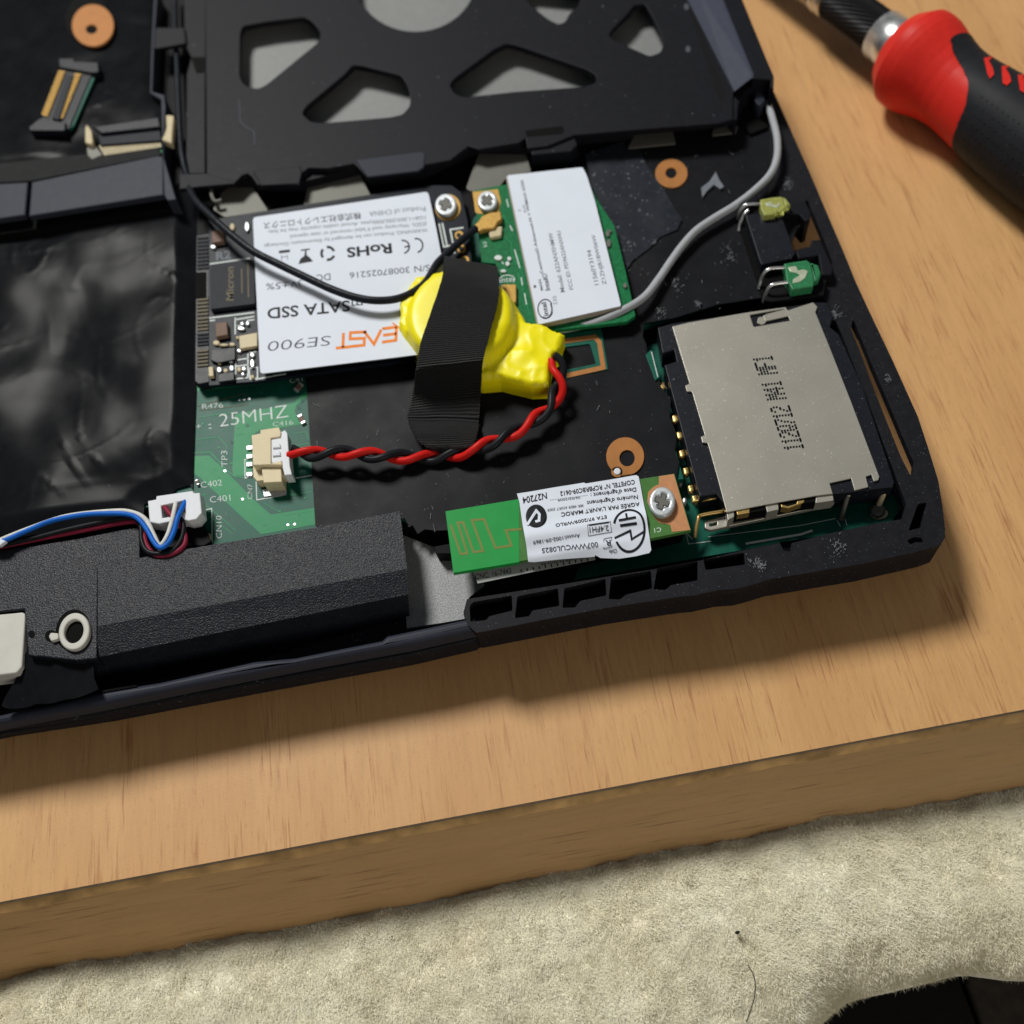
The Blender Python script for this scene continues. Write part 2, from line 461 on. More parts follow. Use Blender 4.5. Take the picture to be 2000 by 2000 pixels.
slab('desk_top', a0, a1, 480, ZT, ZT-1.2, m_wood, desk, .02)
# front edge band, a ragged seam strip under the laminate
DH = 17.0  # edge given a slope so the lamp's light reaches the blanket
f0, f1 = P(0, 1922, ZT-DH), P(2000, 1536, ZT-DH)
fd = (f1-f0).normalized(); fa, fb = f0 - fd*150, f1 + fd*150
def edge_pt(t, u, out=0.0):
    a = a0.lerp(a1, t); a = Vector((a.x, a.y, ZT-1.2)); b = fa.lerp(fb, t)
    d = b - a; nrm = Vector((-en.x*DH, -en.y*DH, (Vector((d.x, d.y, 0))).length)).normalized()
    return a + d*u + nrm*out
NS = 300
bv = [edge_pt(0, 0), edge_pt(1, 0), edge_pt(1, 1), edge_pt(0, 1)]
bk = en*470
bv += [fa + bk, fb + bk, Vector((a0.x, a0.y, ZT-1.2)) + bk, Vector((a1.x, a1.y, ZT-1.2)) + bk]
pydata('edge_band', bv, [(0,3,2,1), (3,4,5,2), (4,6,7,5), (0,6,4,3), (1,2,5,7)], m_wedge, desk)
sv, sf = [], []
for i in range(NS+1):
    t = i/NS
    u = .115 + .014*ns(i*.35, 0, 1, 3) + .022*ns(i*.06, 0, 1, 8)
    sv += [edge_pt(t, 0, .02), edge_pt(t, .012, .22), edge_pt(t, u*.85, .2), edge_pt(t, u, .01)]
for i in range(NS):
    for j in range(3): b = 4*i+j; sf.append((b, b+1, b+5, b+4))
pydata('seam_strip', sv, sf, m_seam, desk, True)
lv_, lf_ = [], []
for i in range(2):
    p = a0 if i == 0 else a1
    lv_ += [(p.x-en.x*.06, p.y-en.y*.06, ZT-.12), (p.x-en.x*.06, p.y-en.y*.06, ZT-1.15), (p.x+en.x*2, p.y+en.y*2, ZT-1.15), (p.x+en.x*2, p.y+en.y*2, ZT-.12)]
pydata('laminate_edge', lv_, [(0,1,5,4), (1,2,6,5), (0,4,7,3)], m_lamin, desk)

ZB = ZT - 15.5
floor_z = ZB - 32.5
fl = pydata('floor', [(-900,-900,floor_z), (900,-900,floor_z), (900,900,floor_z), (-900,900,floor_z)], [(0,1,2,3)], m_floor)
setp(fl, 'dark floor far under the desk and blanket', kind='structure')

blanket_out = [(-200,1760), (2200,1330), (2260,1880), (2130,1908), (2000,1903), (1930,1893), (1895,1895), (1850,1908), (1776,1926), (1710,1940), (1673,1952),
               (1640,1980), (1615,2005), (1580,2060), (1400,2200), (-200,2250)]
fn = Vector((-fd.y, fd.x, 0))
bo = [P(x, y, ZB) for x, y in blanket_out]; bop = [tuple(p[:2]) for p in bo]
def blanket_z(x, y, d):
    t = min(d/14.0, 1)
    drop = -9*(1-math.sqrt(max(0, 1-(1-t)**2)))
    q = max(0.0, -((x-f0.x)*fn.x + (y-f0.y)*fn.y))
    drop -= 1.5*math.exp(-q/2.0) - 2*math.exp(-((q-18)/10)**2)
    return drop + 3.2*ns(x, y, .018, 5) + 1.6*ns(x, y, .05, 2) + .9*ns(x, y, .14, 9) + .5*ns(x, y, .4, 3)
blanket = sheet('blanket', blanket_out, ZB, blanket_z, 1.6, m_fleece, None, 3)
setp(blanket, 'cream fleecy blanket hanging out from under the desk edge', 'blanket')
n = 900000
bx = np.array([p.x for p in bo]); by = np.array([p.y for p in bo])
X = rng.uniform(bx.min(), bx.max(), n); Y = rng.uniform(by.min(), by.max(), n)
k = inside(bop, X, Y)
# only where it can be seen: in front of the desk's face
dd = (X-f0.x)*fn.x + (Y-f0.y)*fn.y
k &= (dd < 3) & (dd > -85)
X, Y = X[k], Y[k]
D = edged(bop, X, Y)
Zb = np.array([ZB + blanket_z(a, b, d) for a, b, d in zip(X, Y, D)])
L = rng.uniform(.6, 1.5, len(X))
flow = np.array([ns(a, b, .10, 20) for a, b in zip(X, Y)])*5 + 4.2
flow2 = np.array([ns(a, b, .28, 33) for a, b in zip(X, Y)])
an = flow + rng.normal(0, 1.2, len(X)); lean = np.clip(.7 + .6*flow2 + rng.normal(0, .35, len(X)), .1, 1.5)
dx, dy, dz = np.cos(an)*np.sin(lean), np.sin(an)*np.sin(lean), np.cos(lean)
wx, wy = -np.sin(an)*.04, np.cos(an)*.04
b0 = np.stack([X, Y, Zb-.2], 1); sd = np.stack([wx, wy, np.zeros_like(wx)], 1)
mid = b0 + np.stack([dx*.45, dy*.45, dz*.75+.1], 1)*L[:,None]*.6
tip = b0 + np.stack([dx, dy, dz*.8], 1)*L[:,None]
allv = np.concatenate([b0-sd, b0+sd, mid+sd, mid-sd, tip], 0); q = len(X); i = np.arange(q)
me = bpy.data.meshes.new('fleece')
tri = np.concatenate([np.stack([i, i+q, i+2*q], 1), np.stack([i, i+2*q, i+3*q], 1), np.stack([i+3*q, i+2*q, i+4*q], 1)], 0)
me.vertices.add(len(allv)); me.vertices.foreach_set('co', allv.ravel())
me.loops.add(tri.size); me.loops.foreach_set('vertex_index', tri.ravel().astype(np.int32))
me.polygons.add(len(tri)); me.polygons.foreach_set('loop_start', np.arange(0, tri.size, 3, dtype=np.int32)); me.update()
fz = link('fleece', me, m_fleece, blanket); setp(fz, kind='stuff')
tube('hair', [(*w1('Q', 890,1130), ZB+5), (*w1('Q', 915,1180), ZB+5), (*w1('Q', 915,1250), ZB+5), (*w1('Q', 885,1345), ZB+5)], .09, m_ink, blanket)
prism('dark_fleck', circ(*w1('Q', 852,1006), 4.5, 3, 10), ZB+4.6, ZB+3.6, m_ink, blanket)

ZM = ZB - 28
mt = thing('floor_mat', 'black mat with brownish grey border past the blanket corner', 'mat', 1850, 1980, ZM-4)
prism('panel', w('Q', 1000,1500, 1100,1050, 1685,1050, 1690,1180, 1755,1352, 1810,1500), ZM, ZM-4, m_mat, mt, .8)
prism('border', w('Q', 1712,1050, 2100,1000, 2100,1500, 1835,1500, 1770,1352, 1715,1200), ZM+.6, ZM-4, m_band, mt, .8)

# ================================================================ laptop base
base = thing('laptop_base', 'black laptop bottom case with its palm rest and keyboard removed', 'laptop', 900, 700, ZT)
tray = prism('tray', [(-120,1448), (0,1424), (199,1394), (513,1334), (800,1281), (925,1252), (946,1236), (1180,1190), (1400,1155), (1536,1128), (1686,1103),
  (1780,1082), (1800,1040), (1775,960), (1745,905), (1690,770), (1648,660), (1622,600), (1590,565), (1532,520), (1528,420), (1500,300), (1478,190), (1400,-60),
  (-120,-60)], -4.4, -9.6, m_shell, base, .9)
for px, py in ((150,1300), (1700,1040), (1380,200)):
    prism('rubber_foot', circ(px, py, 40, 36, 24), -9.5, ZT, m_black, base, .3)
slot1 = w('I', 1442,545, 1460,548, 1510,668, 1560,790, 1645,1005, 1642,1033, 1628,1028, 1555,845, 1490,848, 1475,895, 1355,925, 1338,870, 1370,765, 1440,708, 1478,688)
slot2 = rnd(w('J', 1338,240, 1352,258, 1450,500, 1600,850, 1722,1140, 1716,1200, 1700,1218, 1640,1100, 1480,700, 1380,430, 1326,295), 3)
wells = [w('O', 55,590, 80,565, 320,525, 325,620, 180,655, 160,680, 60,690), w('O', 355,530, 610,480, 620,590, 450,620, 430,655, 340,668),
  w('O', 650,480, 910,420, 915,525, 750,560, 720,600, 640,603), w('O', 945,410, 1195,370, 1205,480, 1040,520, 1000,550, 930,548),
  w('O', 1235,355, 1490,310, 1490,430, 1320,460, 1290,490, 1212,488), w('O', 1525,300, 1780,255, 1790,330, 1540,365),
  w('R', 1205,440, 1265,270, 1320,262, 1285,420), w('R', 1195,500, 1240,478, 1290,485, 1300,515, 1255,510, 1215,525)]
wells = [rnd(a, 2.5, 2) for a in wells]
rim_out = [(1511,178), (1582,338), (1651,500), (1671,550), (1697,606), (1744,705), (1793,814), (1814,878), (1833,940), (1841,990), (1846,1033), (1846,1050), (1838,1063),
  (1812,1072), (1788,1078), (1686,1101), (1536,1126), (1505,1131), (1480,1139), (1440,1150), (1400,1153), (1356,1163), (1330,1165), (1180,1188), (1060,1211), (948,1233), (930,1236), (915,1222), (905,1200), (912,1170),
  (1086,1143), (1273,1112), (1366,1095), (1455,1074), (1523,1060), (1530,1075), (1544,1078), (1546,1061), (1602,1046), (1710,1022), (1762,1014),
  (1770,985), (1757,950), (1691,773), (1645,655), (1620,598), (1592,560), (1534,522), (1524,430), (1526,390), (1498,300), (1478,215), (1488,178)]
slab_holes('rim', rim_out, .4, -1.3, m_rim, base, .35, [slot1, slot2]+wells)
def strip(pts, wd):
    pts = [Vector(p) for p in pts]; inn = []
    for i, p in enumerate(pts):
        t = (pts[min(i+1, len(pts)-1)] - pts[max(i-1, 0)]).normalized(); inn.append(p + Vector((-t.y, t.x))*wd)
    return [tuple(p) for p in pts] + [tuple(p) for p in reversed(inn)]
front = [(1846,1040), (1845,1050), (1838,1062), (1812,1071), (1788,1077), (1686,1100), (1536,1125), (1505,1130), (1480,1138), (1440,1149), (1400,1152), (1356,1162), (1330,1164), (1180,1187), (1060,1210), (948,1232), (930,1235)]
prism('front_shell_wall', strip(front, 9), -1.0, -8.6, m_shell, base, .3)
for seg in ([(1512,182), (1560,288), (1585,345)], [(1668,545), (1690,592), (1700,612)], [(1826,925), (1840,985), (1845,1040)]):
    prism('side_shell_wall', strip(seg, 12), -1.0, -8.6, m_shell, base, .3)
prism('well_wall', [(905,1196), (912,1170), (1086,1143), (1273,1112), (1366,1095), (1455,1074), (1455,1077), (1366,1098), (1273,1115), (1086,1146), (916,1173), (910,1196)], -1.0, -4.3, m_rim, base)
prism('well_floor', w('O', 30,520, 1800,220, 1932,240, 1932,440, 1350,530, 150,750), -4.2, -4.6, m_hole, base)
lip = [(-120,1412), (0,1394), (100,1372), (191,1350), (310,1331), (496,1290), (574,1283), (745,1249), (755,1240), (909,1208), (925,1205), (936,1222), (930,1230),
  (804,1258), (617,1292), (400,1334), (190,1377), (0,1413), (-120,1436)]
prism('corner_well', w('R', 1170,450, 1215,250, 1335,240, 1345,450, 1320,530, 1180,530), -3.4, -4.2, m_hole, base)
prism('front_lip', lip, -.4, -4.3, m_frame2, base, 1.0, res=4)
prism('lower_lip', [(-120,1448), (0,1424), (199,1392), (513,1332), (800,1279), (925,1250), (944,1236), (940,1246), (925,1257), (800,1288), (513,1341), (199,1401), (0,1434), (-120,1456)], -5.8, -7.4, m_shell, base, .5)
prism('lip_notch', w('M', 745,1735, 1035,1690, 1030,1702, 760,1752), -.32, -.6, m_hole, base)
# drive bay sheet seen through the openings and the tabs at its front edge
prism('bay_sheet', [(405,-90), (1350,-90), (1400,200), (1240,225), (1020,246), (700,290), (480,315), (408,326)], 1.6, 1.2, m_bay, base)
prism('bay_tab', rnd(w('B', 60,1580, 130,1450, 200,1395, 310,1368, 350,1392, 480,1590, 150,1640), 4), 2.6, 2.2, m_tab, base, .1)
prism('bay_tab', rnd(w('B', 790,1300, 800,1230, 1110,1190, 1150,1270, 1265,1500, 740,1580), 4), 2.6, 2.2, m_tab, base, .1)
prism('bay_tab', rnd(w('C', 330,1150, 400,1080, 620,1030, 668,1100, 725,1295, 540,1340, 470,1430, 270,1445, 232,1420), 4), 2.6, 2.2, m_tab, base, .1)
prism('bay_tab', rnd(w('C', 1505,1000, 1790,975, 1815,1082, 1455,1118), 3), 2.0, 1.6, m_tab, base, .1)
prism('bay_tab', rnd(w('D', 545,985, 590,945, 740,950, 725,1000, 545,1022), 2), 2.0, 1.6, m_tab, base, .1)
tube('wire_clip', [(*w1('G', 240,75), 4.4), (*w1('G', 250,135), 4.4), (*w1('G', 275,170), 4.2), (*w1('G', 320,160), 4.2)], .45, m_tab, base)
# grey shielding plate near the card in front
prism('shield_plate', w('N', 1230,300, 1450,385, 1700,360, 1760,620, 1660,700, 1650,830, 1480,860, 1270,890), -3.6, -4.3, m_plate, base)
prism('front_wall', w('N', 1440,380, 1545,360, 1545,420, 1460,420), -.5, -3.6, m_black, base)
# dark floor behind the card and the frame
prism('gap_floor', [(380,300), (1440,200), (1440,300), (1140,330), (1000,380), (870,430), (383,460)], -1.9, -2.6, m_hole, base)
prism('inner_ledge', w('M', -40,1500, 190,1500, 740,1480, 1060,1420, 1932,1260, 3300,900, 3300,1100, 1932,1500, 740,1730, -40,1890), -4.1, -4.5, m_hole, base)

# ================================================================ motherboard
mb = thing('motherboard', 'green circuit board mostly covered by black insulating film', 'circuit board', 700, 750, -1.2)
prism('board', [(-120,1060), (376,975), (378,1090), (780,1010), (830,1030), (1180,960), (1335,935), (1312,850), (1270,700), (1250,640), (1400,590), (1520,560), (1520,300), (1450,240), (900,300), (383,420), (-120,440)],
      0, -1.2, m_pcb, mb)
ZP = .03
flats('copper_area', [w('K', 112,545, 225,540, 345,650, 560,870, 690,985, 1020,935, 1028,1060, 620,1135, 340,880, 150,700, 112,680)], ZP, m_pcbl, mb)
flats('copper_area', [w('K', 420,300, 425,225, 700,178, 870,140, 935,70, 968,40, 970,95, 885,160, 872,205, 900,280, 945,300, 760,332, 620,342, 545,392, 545,690, 410,695, 400,640)], ZP, m_pcbl, mb)
flats('copper_area', [w('G', 122,1562, 600,1480, 930,1432, 945,1475, 600,1545, 140,1602)], ZP, m_pcbl, mb)
line('copper_line', [w('G', 130,1715, 480,1620, 540,1655), w('G', 150,1745, 330,1725, 520,1700)], 1.4, ZP*1.6, m_goldink, mb)
line('copper_line', [w('K', 110,520, 235,515, 350,640, 420,700, 490,705), w('K', 110,668, 150,672, 210,720, 195,760), w('K', 60,835, 200,838)], 2.2, ZP*1.6, m_pcbl, mb)
line('silk_outline', [w('K', 555,565, 495,570, 497,710, 580,698, 585,875, 805,835, 805,722, 1000,690), w('M', 1530,375, 1598,360, 1602,640)], 2, ZP*2, m_silk, mb)
for s, p0, p1, up in (('25MHZ', (305,325), (825,250), (300,228)), ('C416', (708,322), (860,305), (705,288)), ('R476', (175,190), (332,178), (172,152)),
     ('C402', (165,785), (325,765), (160,740)), ('C401', (235,897), (388,880), (230,850)), ('TP3', (368,625), (362,505), (320,625)), ('CN7', (552,868), (552,755), (515,870)),
     ('CN10', (322,1165), (320,995), (278,1165)), (':', (222,340), (245,336), (218,285)), ('+', (130,345), (165,340), (128,300))):
    txt(s, w1('K', *p0), w1('K', *p1), w1('K', *up), ZP*2, m_silk, mb, bold=-.012)
txt('C41', w1('G', 835,1540), w1('G', 932,1522), w1('G', 830,1508), ZP*2, m_silk, mb)
line('copper_line', [w('K', 150,250, 400,215, 410,300), w('K', 130,420, 300,400, 360,470, 360,500), w('K', 860,380, 960,360, 975,420), w('K', 870,470, 980,450), w('K', 640,900, 800,990, 1010,955), w('K', 140,600, 300,700, 300,740), w('K', 820,740, 850,840, 1000,815),
  w('K', 180,900, 330,1020, 430,1110), w('K', 230,1000, 400,1130)], 1.5, ZP*1.6, m_pcbl, mb)
for x_, y_ in ((440,330), (470,260), (880,240), (840,835), (870,690), (960,560), (760,960), (905,985), (260,640), (200,560), (180,300), (390,600), (950,860), (640,1060), (300,480)):
    prism('via', circ(*w1('K', x_, y_), 2.4, 2.2, 10), .07, 0, m_pcbl, mb)
vias = [(910,180), (930,125), (515,310), (395,435), (1020,0)] + [(820,1062), (870,1057)]
for p in [w1('K', 820,1062), w1('K', 870,1057), w1('K', 478,868), w1('K', 345,655), w1('G', 455,1665), w1('G', 490,1660), w1('G', 530,1655)]:
    prism('via', circ(*p, 2.6, 2.2, 10), .07, .0, m_solder, mb)
for p in [w1('K', 902,178), w1('K', 930,125), w1('K', 515,312), w1('K', 395,436)]:
    prism('via', circ(*p, 3.6, 3.2, 12), .07, .0, m_pcb, mb, holes=[circ(*p, 1.6, 1.4, 8)])
def chip_cap(k, x, y, bw, bh, rot=0.0, body=m_cap, z=0, h=.55, parent=None):
    cx, cy = w1(k, x, y); c, s = math.cos(rot), math.sin(rot)
    def rect(a, b, ox=0): return [(cx+(u+ox)*c-v*s, cy+(u+ox)*s+v*c) for u, v in ((-a,-b), (a,-b), (a,b), (-a,b))]
    o = prism('capacitor', rect(bw*.62, bh), z+h, z, body, parent or mb, .08)
    for sg in (-1, 1): prism('terminal', rect(bw*.24, bh*1.02, sg*bw*.8), z+h*1.02, z, m_solder, o, .08)
    return o
chip_cap('K', 898, 18, 9, 4.5, -.9); chip_cap('K', 922, 262, 9, 4.5, 1.1); chip_cap('K', 135, 740, 5, 3, 1.2)
# socket with the twisted pair's plug pushed in
so = prism('socket', w('K', 545,385, 612,372, 612,345, 752,325, 768,365, 762,398, 692,408, 692,600, 772,575, 776,610, 556,612), 4.2, 0, m_cream, mb, .15)
prism('end_block', w('K', 620,632, 768,626, 774,738, 636,745), 3.4, 0, m_cream, so, .15)
prism('solder_tab', w('K', 625,795, 795,775, 800,830, 640,850), .35, 0, m_solder, so, .1)
prism('front_wall', w('K', 556,614, 620,612, 622,632, 780,618, 795,690, 640,725, 585,732, 560,700), 2.4, 0, m_cream, so, .1)
for y in (480, 545, 605, 680): prism('solder_leg', w('K', 505,y-14, 552,y-18, 552,y+12, 508,y+18), .4, 0, m_solder, so, .1)
# insulating films
def fm(x, y, d):
    return .12 + .05*ns(x, y, .35, 1) + .03*ns(x, y, .9, 4) + .3*max(0, ns(x, y, .09, 7))
film_r = [(560,690), (597,735), (599,750), (605,850), (612,960), (616,1026), (640,1045), (780,1020), (790,1012), (800,1030), (806,1026), (816,1043), (830,1034), (850,1037), (880,1036), (1000,1018), (1180,965), (1320,940),
  (1326,905), (1318,880), (1322,850), (1308,815), (1310,780), (1290,755), (1282,720), (1264,700), (1262,672), (1255,660), (1258,632), (1315,622), (1400,596), (1500,580), (1512,520), (1490,420), (1505,330), (1500,240), (1380,250), (1140,300), (1150,420), (1190,600), (1060,650), (930,700), (900,640), (700,690)]
sheet('insulating_film', film_r, .3, fm, 1.6, m_film, mb, .25)
prism('gap_film', [(376,372), (520,330), (700,310), (920,270), (1440,215), (1440,290), (1240,300), (1140,330), (1000,390), (925,420), (905,470), (870,420), (600,440), (384,475)], .22, .06, m_black, mb)
prism('gap_film', [(1440,215), (1520,330), (1530,520), (1470,570), (1455,400), (1400,290)], .2, .06, m_black, mb)
def fl_(x, y, d):
    x, y = x + 3*ns(x, y, .05, 60), y + 3*ns(x, y, .05, 61)
    u, v = x*.9+y*.35, y*.9-x*.35
    r = 1-abs(ns(u*.5, v, .075, 2)); r2 = 1-abs(ns(u, v*.55, .12, 6)); m = max(0, ns(x, y, .06, 31)+.15)
    e = min(d/4, 1)
    return e*(.12*m*r**40 + .2*m*r2**40 + 1.1*ns(x, y, .042, 12) + .17*ns(x, y, .12, 18) + .03*m*ns(x, y, .5, 3) + .8)
film_l = [(-120,400), (383,350), (384,560), (383,750), (379,860), (376,955), (370,948), (345,955), (330,970), (300,975), (282,985), (280,1010), (-120,1075)]
sheet('insulating_film', film_l, .4, fl_, .75, m_gloss, mb, .3)
sheet('film_patch', [(1143,302), (1170,290), (1210,278), (1235,270), (1248,290), (1262,322), (1290,360), (1318,408), (1332,428), (1322,448), (1290,462), (1268,485), (1236,508), (1218,536), (1206,520), (1180,440), (1155,360)],
      .85, lambda x, y, d: .25*ns(x, y, .2, 3)+.05*ns(x, y, 1.2, 5), 1.5, m_patch, mb, .25)
# bare copper rings round the screw holes
def ring(c, rx, ry, hx, hy, hr, m=m_copper, z=.75):
    prism('copper_ring', circ(*c, rx, ry, 40), z, .05, m, mb, .05, [circ(hx, hy, hr, hr*.95, 24)])
    prism('hole_lining', circ(hx, hy, hr*1.1, hr*1.05, 24), .25, -.6, m_black, mb)
ring(w1('I', 430,342), 31.5, 28, *w1('I', 428,338), 11)
c3 = w1('L', 1356,455)
prism('copper_ring', [p for p in circ(*c3, 37, 37.5, 48)], .75, .05, m_copper, mb, .05, [circ(*w1('L', 1368,466), 15, 16, 24), circ(*w1('L', 1305,552), 11, 10, 16)])
prism('hole_lining', circ(*w1('L', 1368,466), 17, 18, 24), .2, -.6, m_hole, mb)
prism('hole_lining', circ(*w1('L', 1305,552), 12, 11, 16), .25, -.6, m_hole, mb)
prism('pin', circ(*w1('L', 1306,548), 7, 7, 16), .95, .1, m_white, mb, .2)
# cut-out framed in bare copper beside the battery
prism('board_window', w('H', 1340,1165, 1640,1128, 1692,1432, 1370,1502), .75, .1, m_pcb, mb, .05, [rnd(w('H', 1340,1268, 1555,1238, 1602,1395, 1345,1445), 4)])
line('copper_outline', w('H', 1345,1225, 1590,1190, 1625,1230, 1655,1420, 1378,1482), 9, .8, m_copper, mb)
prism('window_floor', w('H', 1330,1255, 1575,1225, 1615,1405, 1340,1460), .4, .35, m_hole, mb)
prism('board_edge', w('J', 35,460, 70,425, 125,600, 95,620), .9, .2, m_pcb, mb, .1)
line('board_glint', w('J', 72,440, 112,600), 1.5, .93, m_silk, mb)
# pale flakes on the film
flk = [w('I', 655,450, 720,400, 765,330, 790,390, 825,440, 800,460, 750,425, 700,470, 665,520), w('I', 600,1300, 660,1320, 630,1350), w('I', 270,880, 320,830, 310,870)]
for p in flk: prism('film_flake', p, .95, .35, m_inkl if p is flk[0] else m_inkg, mb)
# board connector rows under the left film

# ================================================================ keyboard support frame
ZF = 6.0
fr = thing('support_frame', 'black plastic keyboard support plate with triangular openings', 'frame', 900, 150, 1)
h1 = rnd(w('B', 265,560, 270,250, 290,195, 480,160, 750,128, 805,160, 872,240, 860,312, 460,640, 400,667, 330,655, 283,620), 6)
h2 = rnd(w('B', 735,855, 770,800, 1060,560, 1120,490, 1200,500, 1480,570, 1530,650, 1552,740, 1545,800, 1490,862, 1400,882, 900,926, 800,917), 6)
h3 = rnd(w('C', 110,640, 150,590, 450,370, 540,328, 640,350, 1150,528, 1217,570, 1212,622, 1120,652, 600,690, 220,732, 150,705), 6)
h4 = circ(811, -46, 119, 107, 48)
h5 = rnd(w('C', 690,0, 760,70, 850,140, 930,182, 980,162, 1012,100, 1080,40, 1110,-80, 690,-120), 6)
h6 = rnd(w('C', 1310,270, 1340,220, 1460,100, 1500,40, 1580,28, 1640,130, 1700,250, 1722,330, 1700,392, 1620,422, 1400,325), 6)
plate = [(400,-80), (403,340), (402,361), (459,357), (474,342), (483,339), (491,345), (502,361), (586,361), (590,338), (603,328), (640,329), (691,320), (700,328), (717,346), (824,333), (830,322), (880,313),
  (915,286), (935,292), (1014,279), (1026,270), (1030,290), (1070,285), (1122,264), (1238,254), (1300,249), (1405,241), (1432,233), (1433,180), (1362,36), (1340,-80)]
prism('plate', plate, ZF, ZF-1.5, m_frame, fr, .25, [h1, h2, h3, h4, h5, h6])
prism('front_flange', [(403,355), (460,352), (586,356), (700,328), (717,344), (824,330), (915,286), (1030,288), (1122,262), (1238,252), (1238,250), (1122,258), (915,280), (700,320), (403,345)], 4.6, 1.6, m_frame, fr, .1)
prism('latch_block', w('C', 690,1040, 960,1005, 1050,1025, 1075,1090, 1030,1140, 730,1170), ZF-.6, 2, m_frame, fr, .3)
prism('latch_slot', w('C', 680,985, 960,950, 975,985, 960,1010, 690,1035), ZF+.02, ZF-.6, m_hole, fr)
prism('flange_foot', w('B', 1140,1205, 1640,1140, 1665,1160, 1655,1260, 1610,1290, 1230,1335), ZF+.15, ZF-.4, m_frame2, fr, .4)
prism('flange_foot', w('B', 360,1290, 720,1250, 735,1300, 715,1385, 420,1400), ZF+.15, ZF-.4, m_frame, fr, .4)
# raised strip along the right side
solid('side_rail', [(*w1('D', 440,-60), ZF+2), (*w1('D', 585,-60), ZF+2), (*w1('D', 836,560), ZF+2), (*w1('D', 712,690), ZF+1.2),
   (*w1('D', 330,-60), ZF+.05), (*w1('D', 700,700), ZF+.05), (*w1('D', 735,-60), ZF+1.2), (*w1('D', 1010,576), ZF+1.2), (*w1('D', 1010,640), 2), (*w1('D', 735,-60), 0), (*w1('D', 840,590), ZF+1.9)],
   [(0,3,2,1), (4,5,3,0), (1,2,10,7,6), (6,7,8,9), (10,2,3), (7,10,8)], m_rail, fr)
prism('rail_side', w('D', 592,-60, 752,-60, 1010,575, 1010,672, 985,660, 985,600, 850,592, 838,560), ZF+1.9, -3, m_frame, fr, .3)
prism('rail_groove', w('D', 335,-60, 350,-60, 640,690, 620,790, 560,650), ZF+.05, ZF-.3, m_black, fr)
prism('hinge_hook', rnd(w('D', 712,700, 840,592, 990,590, 955,700, 935,650, 870,640, 790,700, 745,780, 735,905, 695,905), 4), ZF-.5, 1, m_frame, fr, .3)
prism('hook_pin', rnd(w('D', 865,690, 935,690, 945,760, 905,800, 865,760), 4), ZF-1.5, 0, m_frame2, fr, .3)
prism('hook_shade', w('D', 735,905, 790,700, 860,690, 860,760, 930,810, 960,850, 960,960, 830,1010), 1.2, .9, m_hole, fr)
tube('ridge', [(*w1('B', 262,750), ZF), (*w1('B', 266,850), ZF), (*w1('B', 270,920), ZF), (*w1('B', 318,965), ZF), (*w1('B', 372,1000), ZF), (*w1('B', 380,1100), ZF)], .16, m_inkg, fr)
for c in ((w1('D', 350,50), 5), (w1('D', 362,370), 5), (w1('D', 745,160), 4)):
    prism('paint_chip', circ(*c[0], c[1], c[1]*1.3, 9), ZF+.06, ZF-.1, m_inkg, fr)
# left cover, cable channel
prism('channel_rail', w('A', 1380,-80, 1560,-80, 1552,700, 1552,1310, 1425,1310, 1400,1180, 1405,560, 1440,430, 1390,330), ZF-.4, 1, m_frame, fr, .3)
prism('rail_notch', w('A', 1440,430, 1545,430, 1540,545, 1480,550), ZF-.3, ZF-1, m_hole, fr)
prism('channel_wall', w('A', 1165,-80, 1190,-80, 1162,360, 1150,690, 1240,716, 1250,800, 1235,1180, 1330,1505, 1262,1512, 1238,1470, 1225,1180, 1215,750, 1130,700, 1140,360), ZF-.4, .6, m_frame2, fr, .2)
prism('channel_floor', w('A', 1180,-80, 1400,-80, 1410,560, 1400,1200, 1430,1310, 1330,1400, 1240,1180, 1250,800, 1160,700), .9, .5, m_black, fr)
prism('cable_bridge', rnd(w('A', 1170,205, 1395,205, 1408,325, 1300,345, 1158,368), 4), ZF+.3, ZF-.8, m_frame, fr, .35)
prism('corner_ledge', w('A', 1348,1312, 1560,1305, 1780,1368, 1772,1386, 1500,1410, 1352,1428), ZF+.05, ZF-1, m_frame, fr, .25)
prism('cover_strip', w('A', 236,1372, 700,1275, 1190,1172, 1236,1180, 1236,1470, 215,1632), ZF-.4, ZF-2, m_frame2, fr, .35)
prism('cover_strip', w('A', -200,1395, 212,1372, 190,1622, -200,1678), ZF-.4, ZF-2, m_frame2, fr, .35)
prism('cover_ledge', w('A', -200,1250, 640,1160, 1190,1090, 1225,1170, 235,1368, -200,1392), ZF-1.2, ZF-2.4, m_black, fr, .3)
prism('cover_back', w('A', -200,1690, 200,1640, 1235,1480, 1300,1530, 1280,1570, -200,1800), 3, 1, m_hole, fr)
def fl2(x, y, d):
    u, v = x*.95+y*.3, y*.95-x*.3
    r = 1-abs(ns(u*.45, v, .09, 22)); r2 = 1-abs(ns(u, v*.5, .14, 16)); m = max(0, ns(x, y, .07, 44)+.2)
    return min(d/2, 1)*(.08*m*r**40 + .16*m*r2**40 + .7*ns(x, y, .05, 12) + .14*ns(x, y, .15, 2) + .3)
sheet('cover_film', w('A', -250,-120, 1170,-120, 1150,350, 1135,690, 1225,760, 1235,1100, 640,1190, -250,1260), 3.6, fl2, 1.0, m_gloss, fr, .3)
cp = prism('copper_disc', circ(*w1('A', 700,190), 41, 41, 40, .5), 5.0, 4.4, m_copper, fr, .1, [circ(*w1('A', 690,220), 11, 9, 20)])
prism('disc_hole', circ(*w1('A', 690,220), 12, 10, 20), 4.6, 4.2, m_hole, fr)
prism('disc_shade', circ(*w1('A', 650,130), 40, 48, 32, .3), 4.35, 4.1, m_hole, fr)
# white patch peeking in at the left border

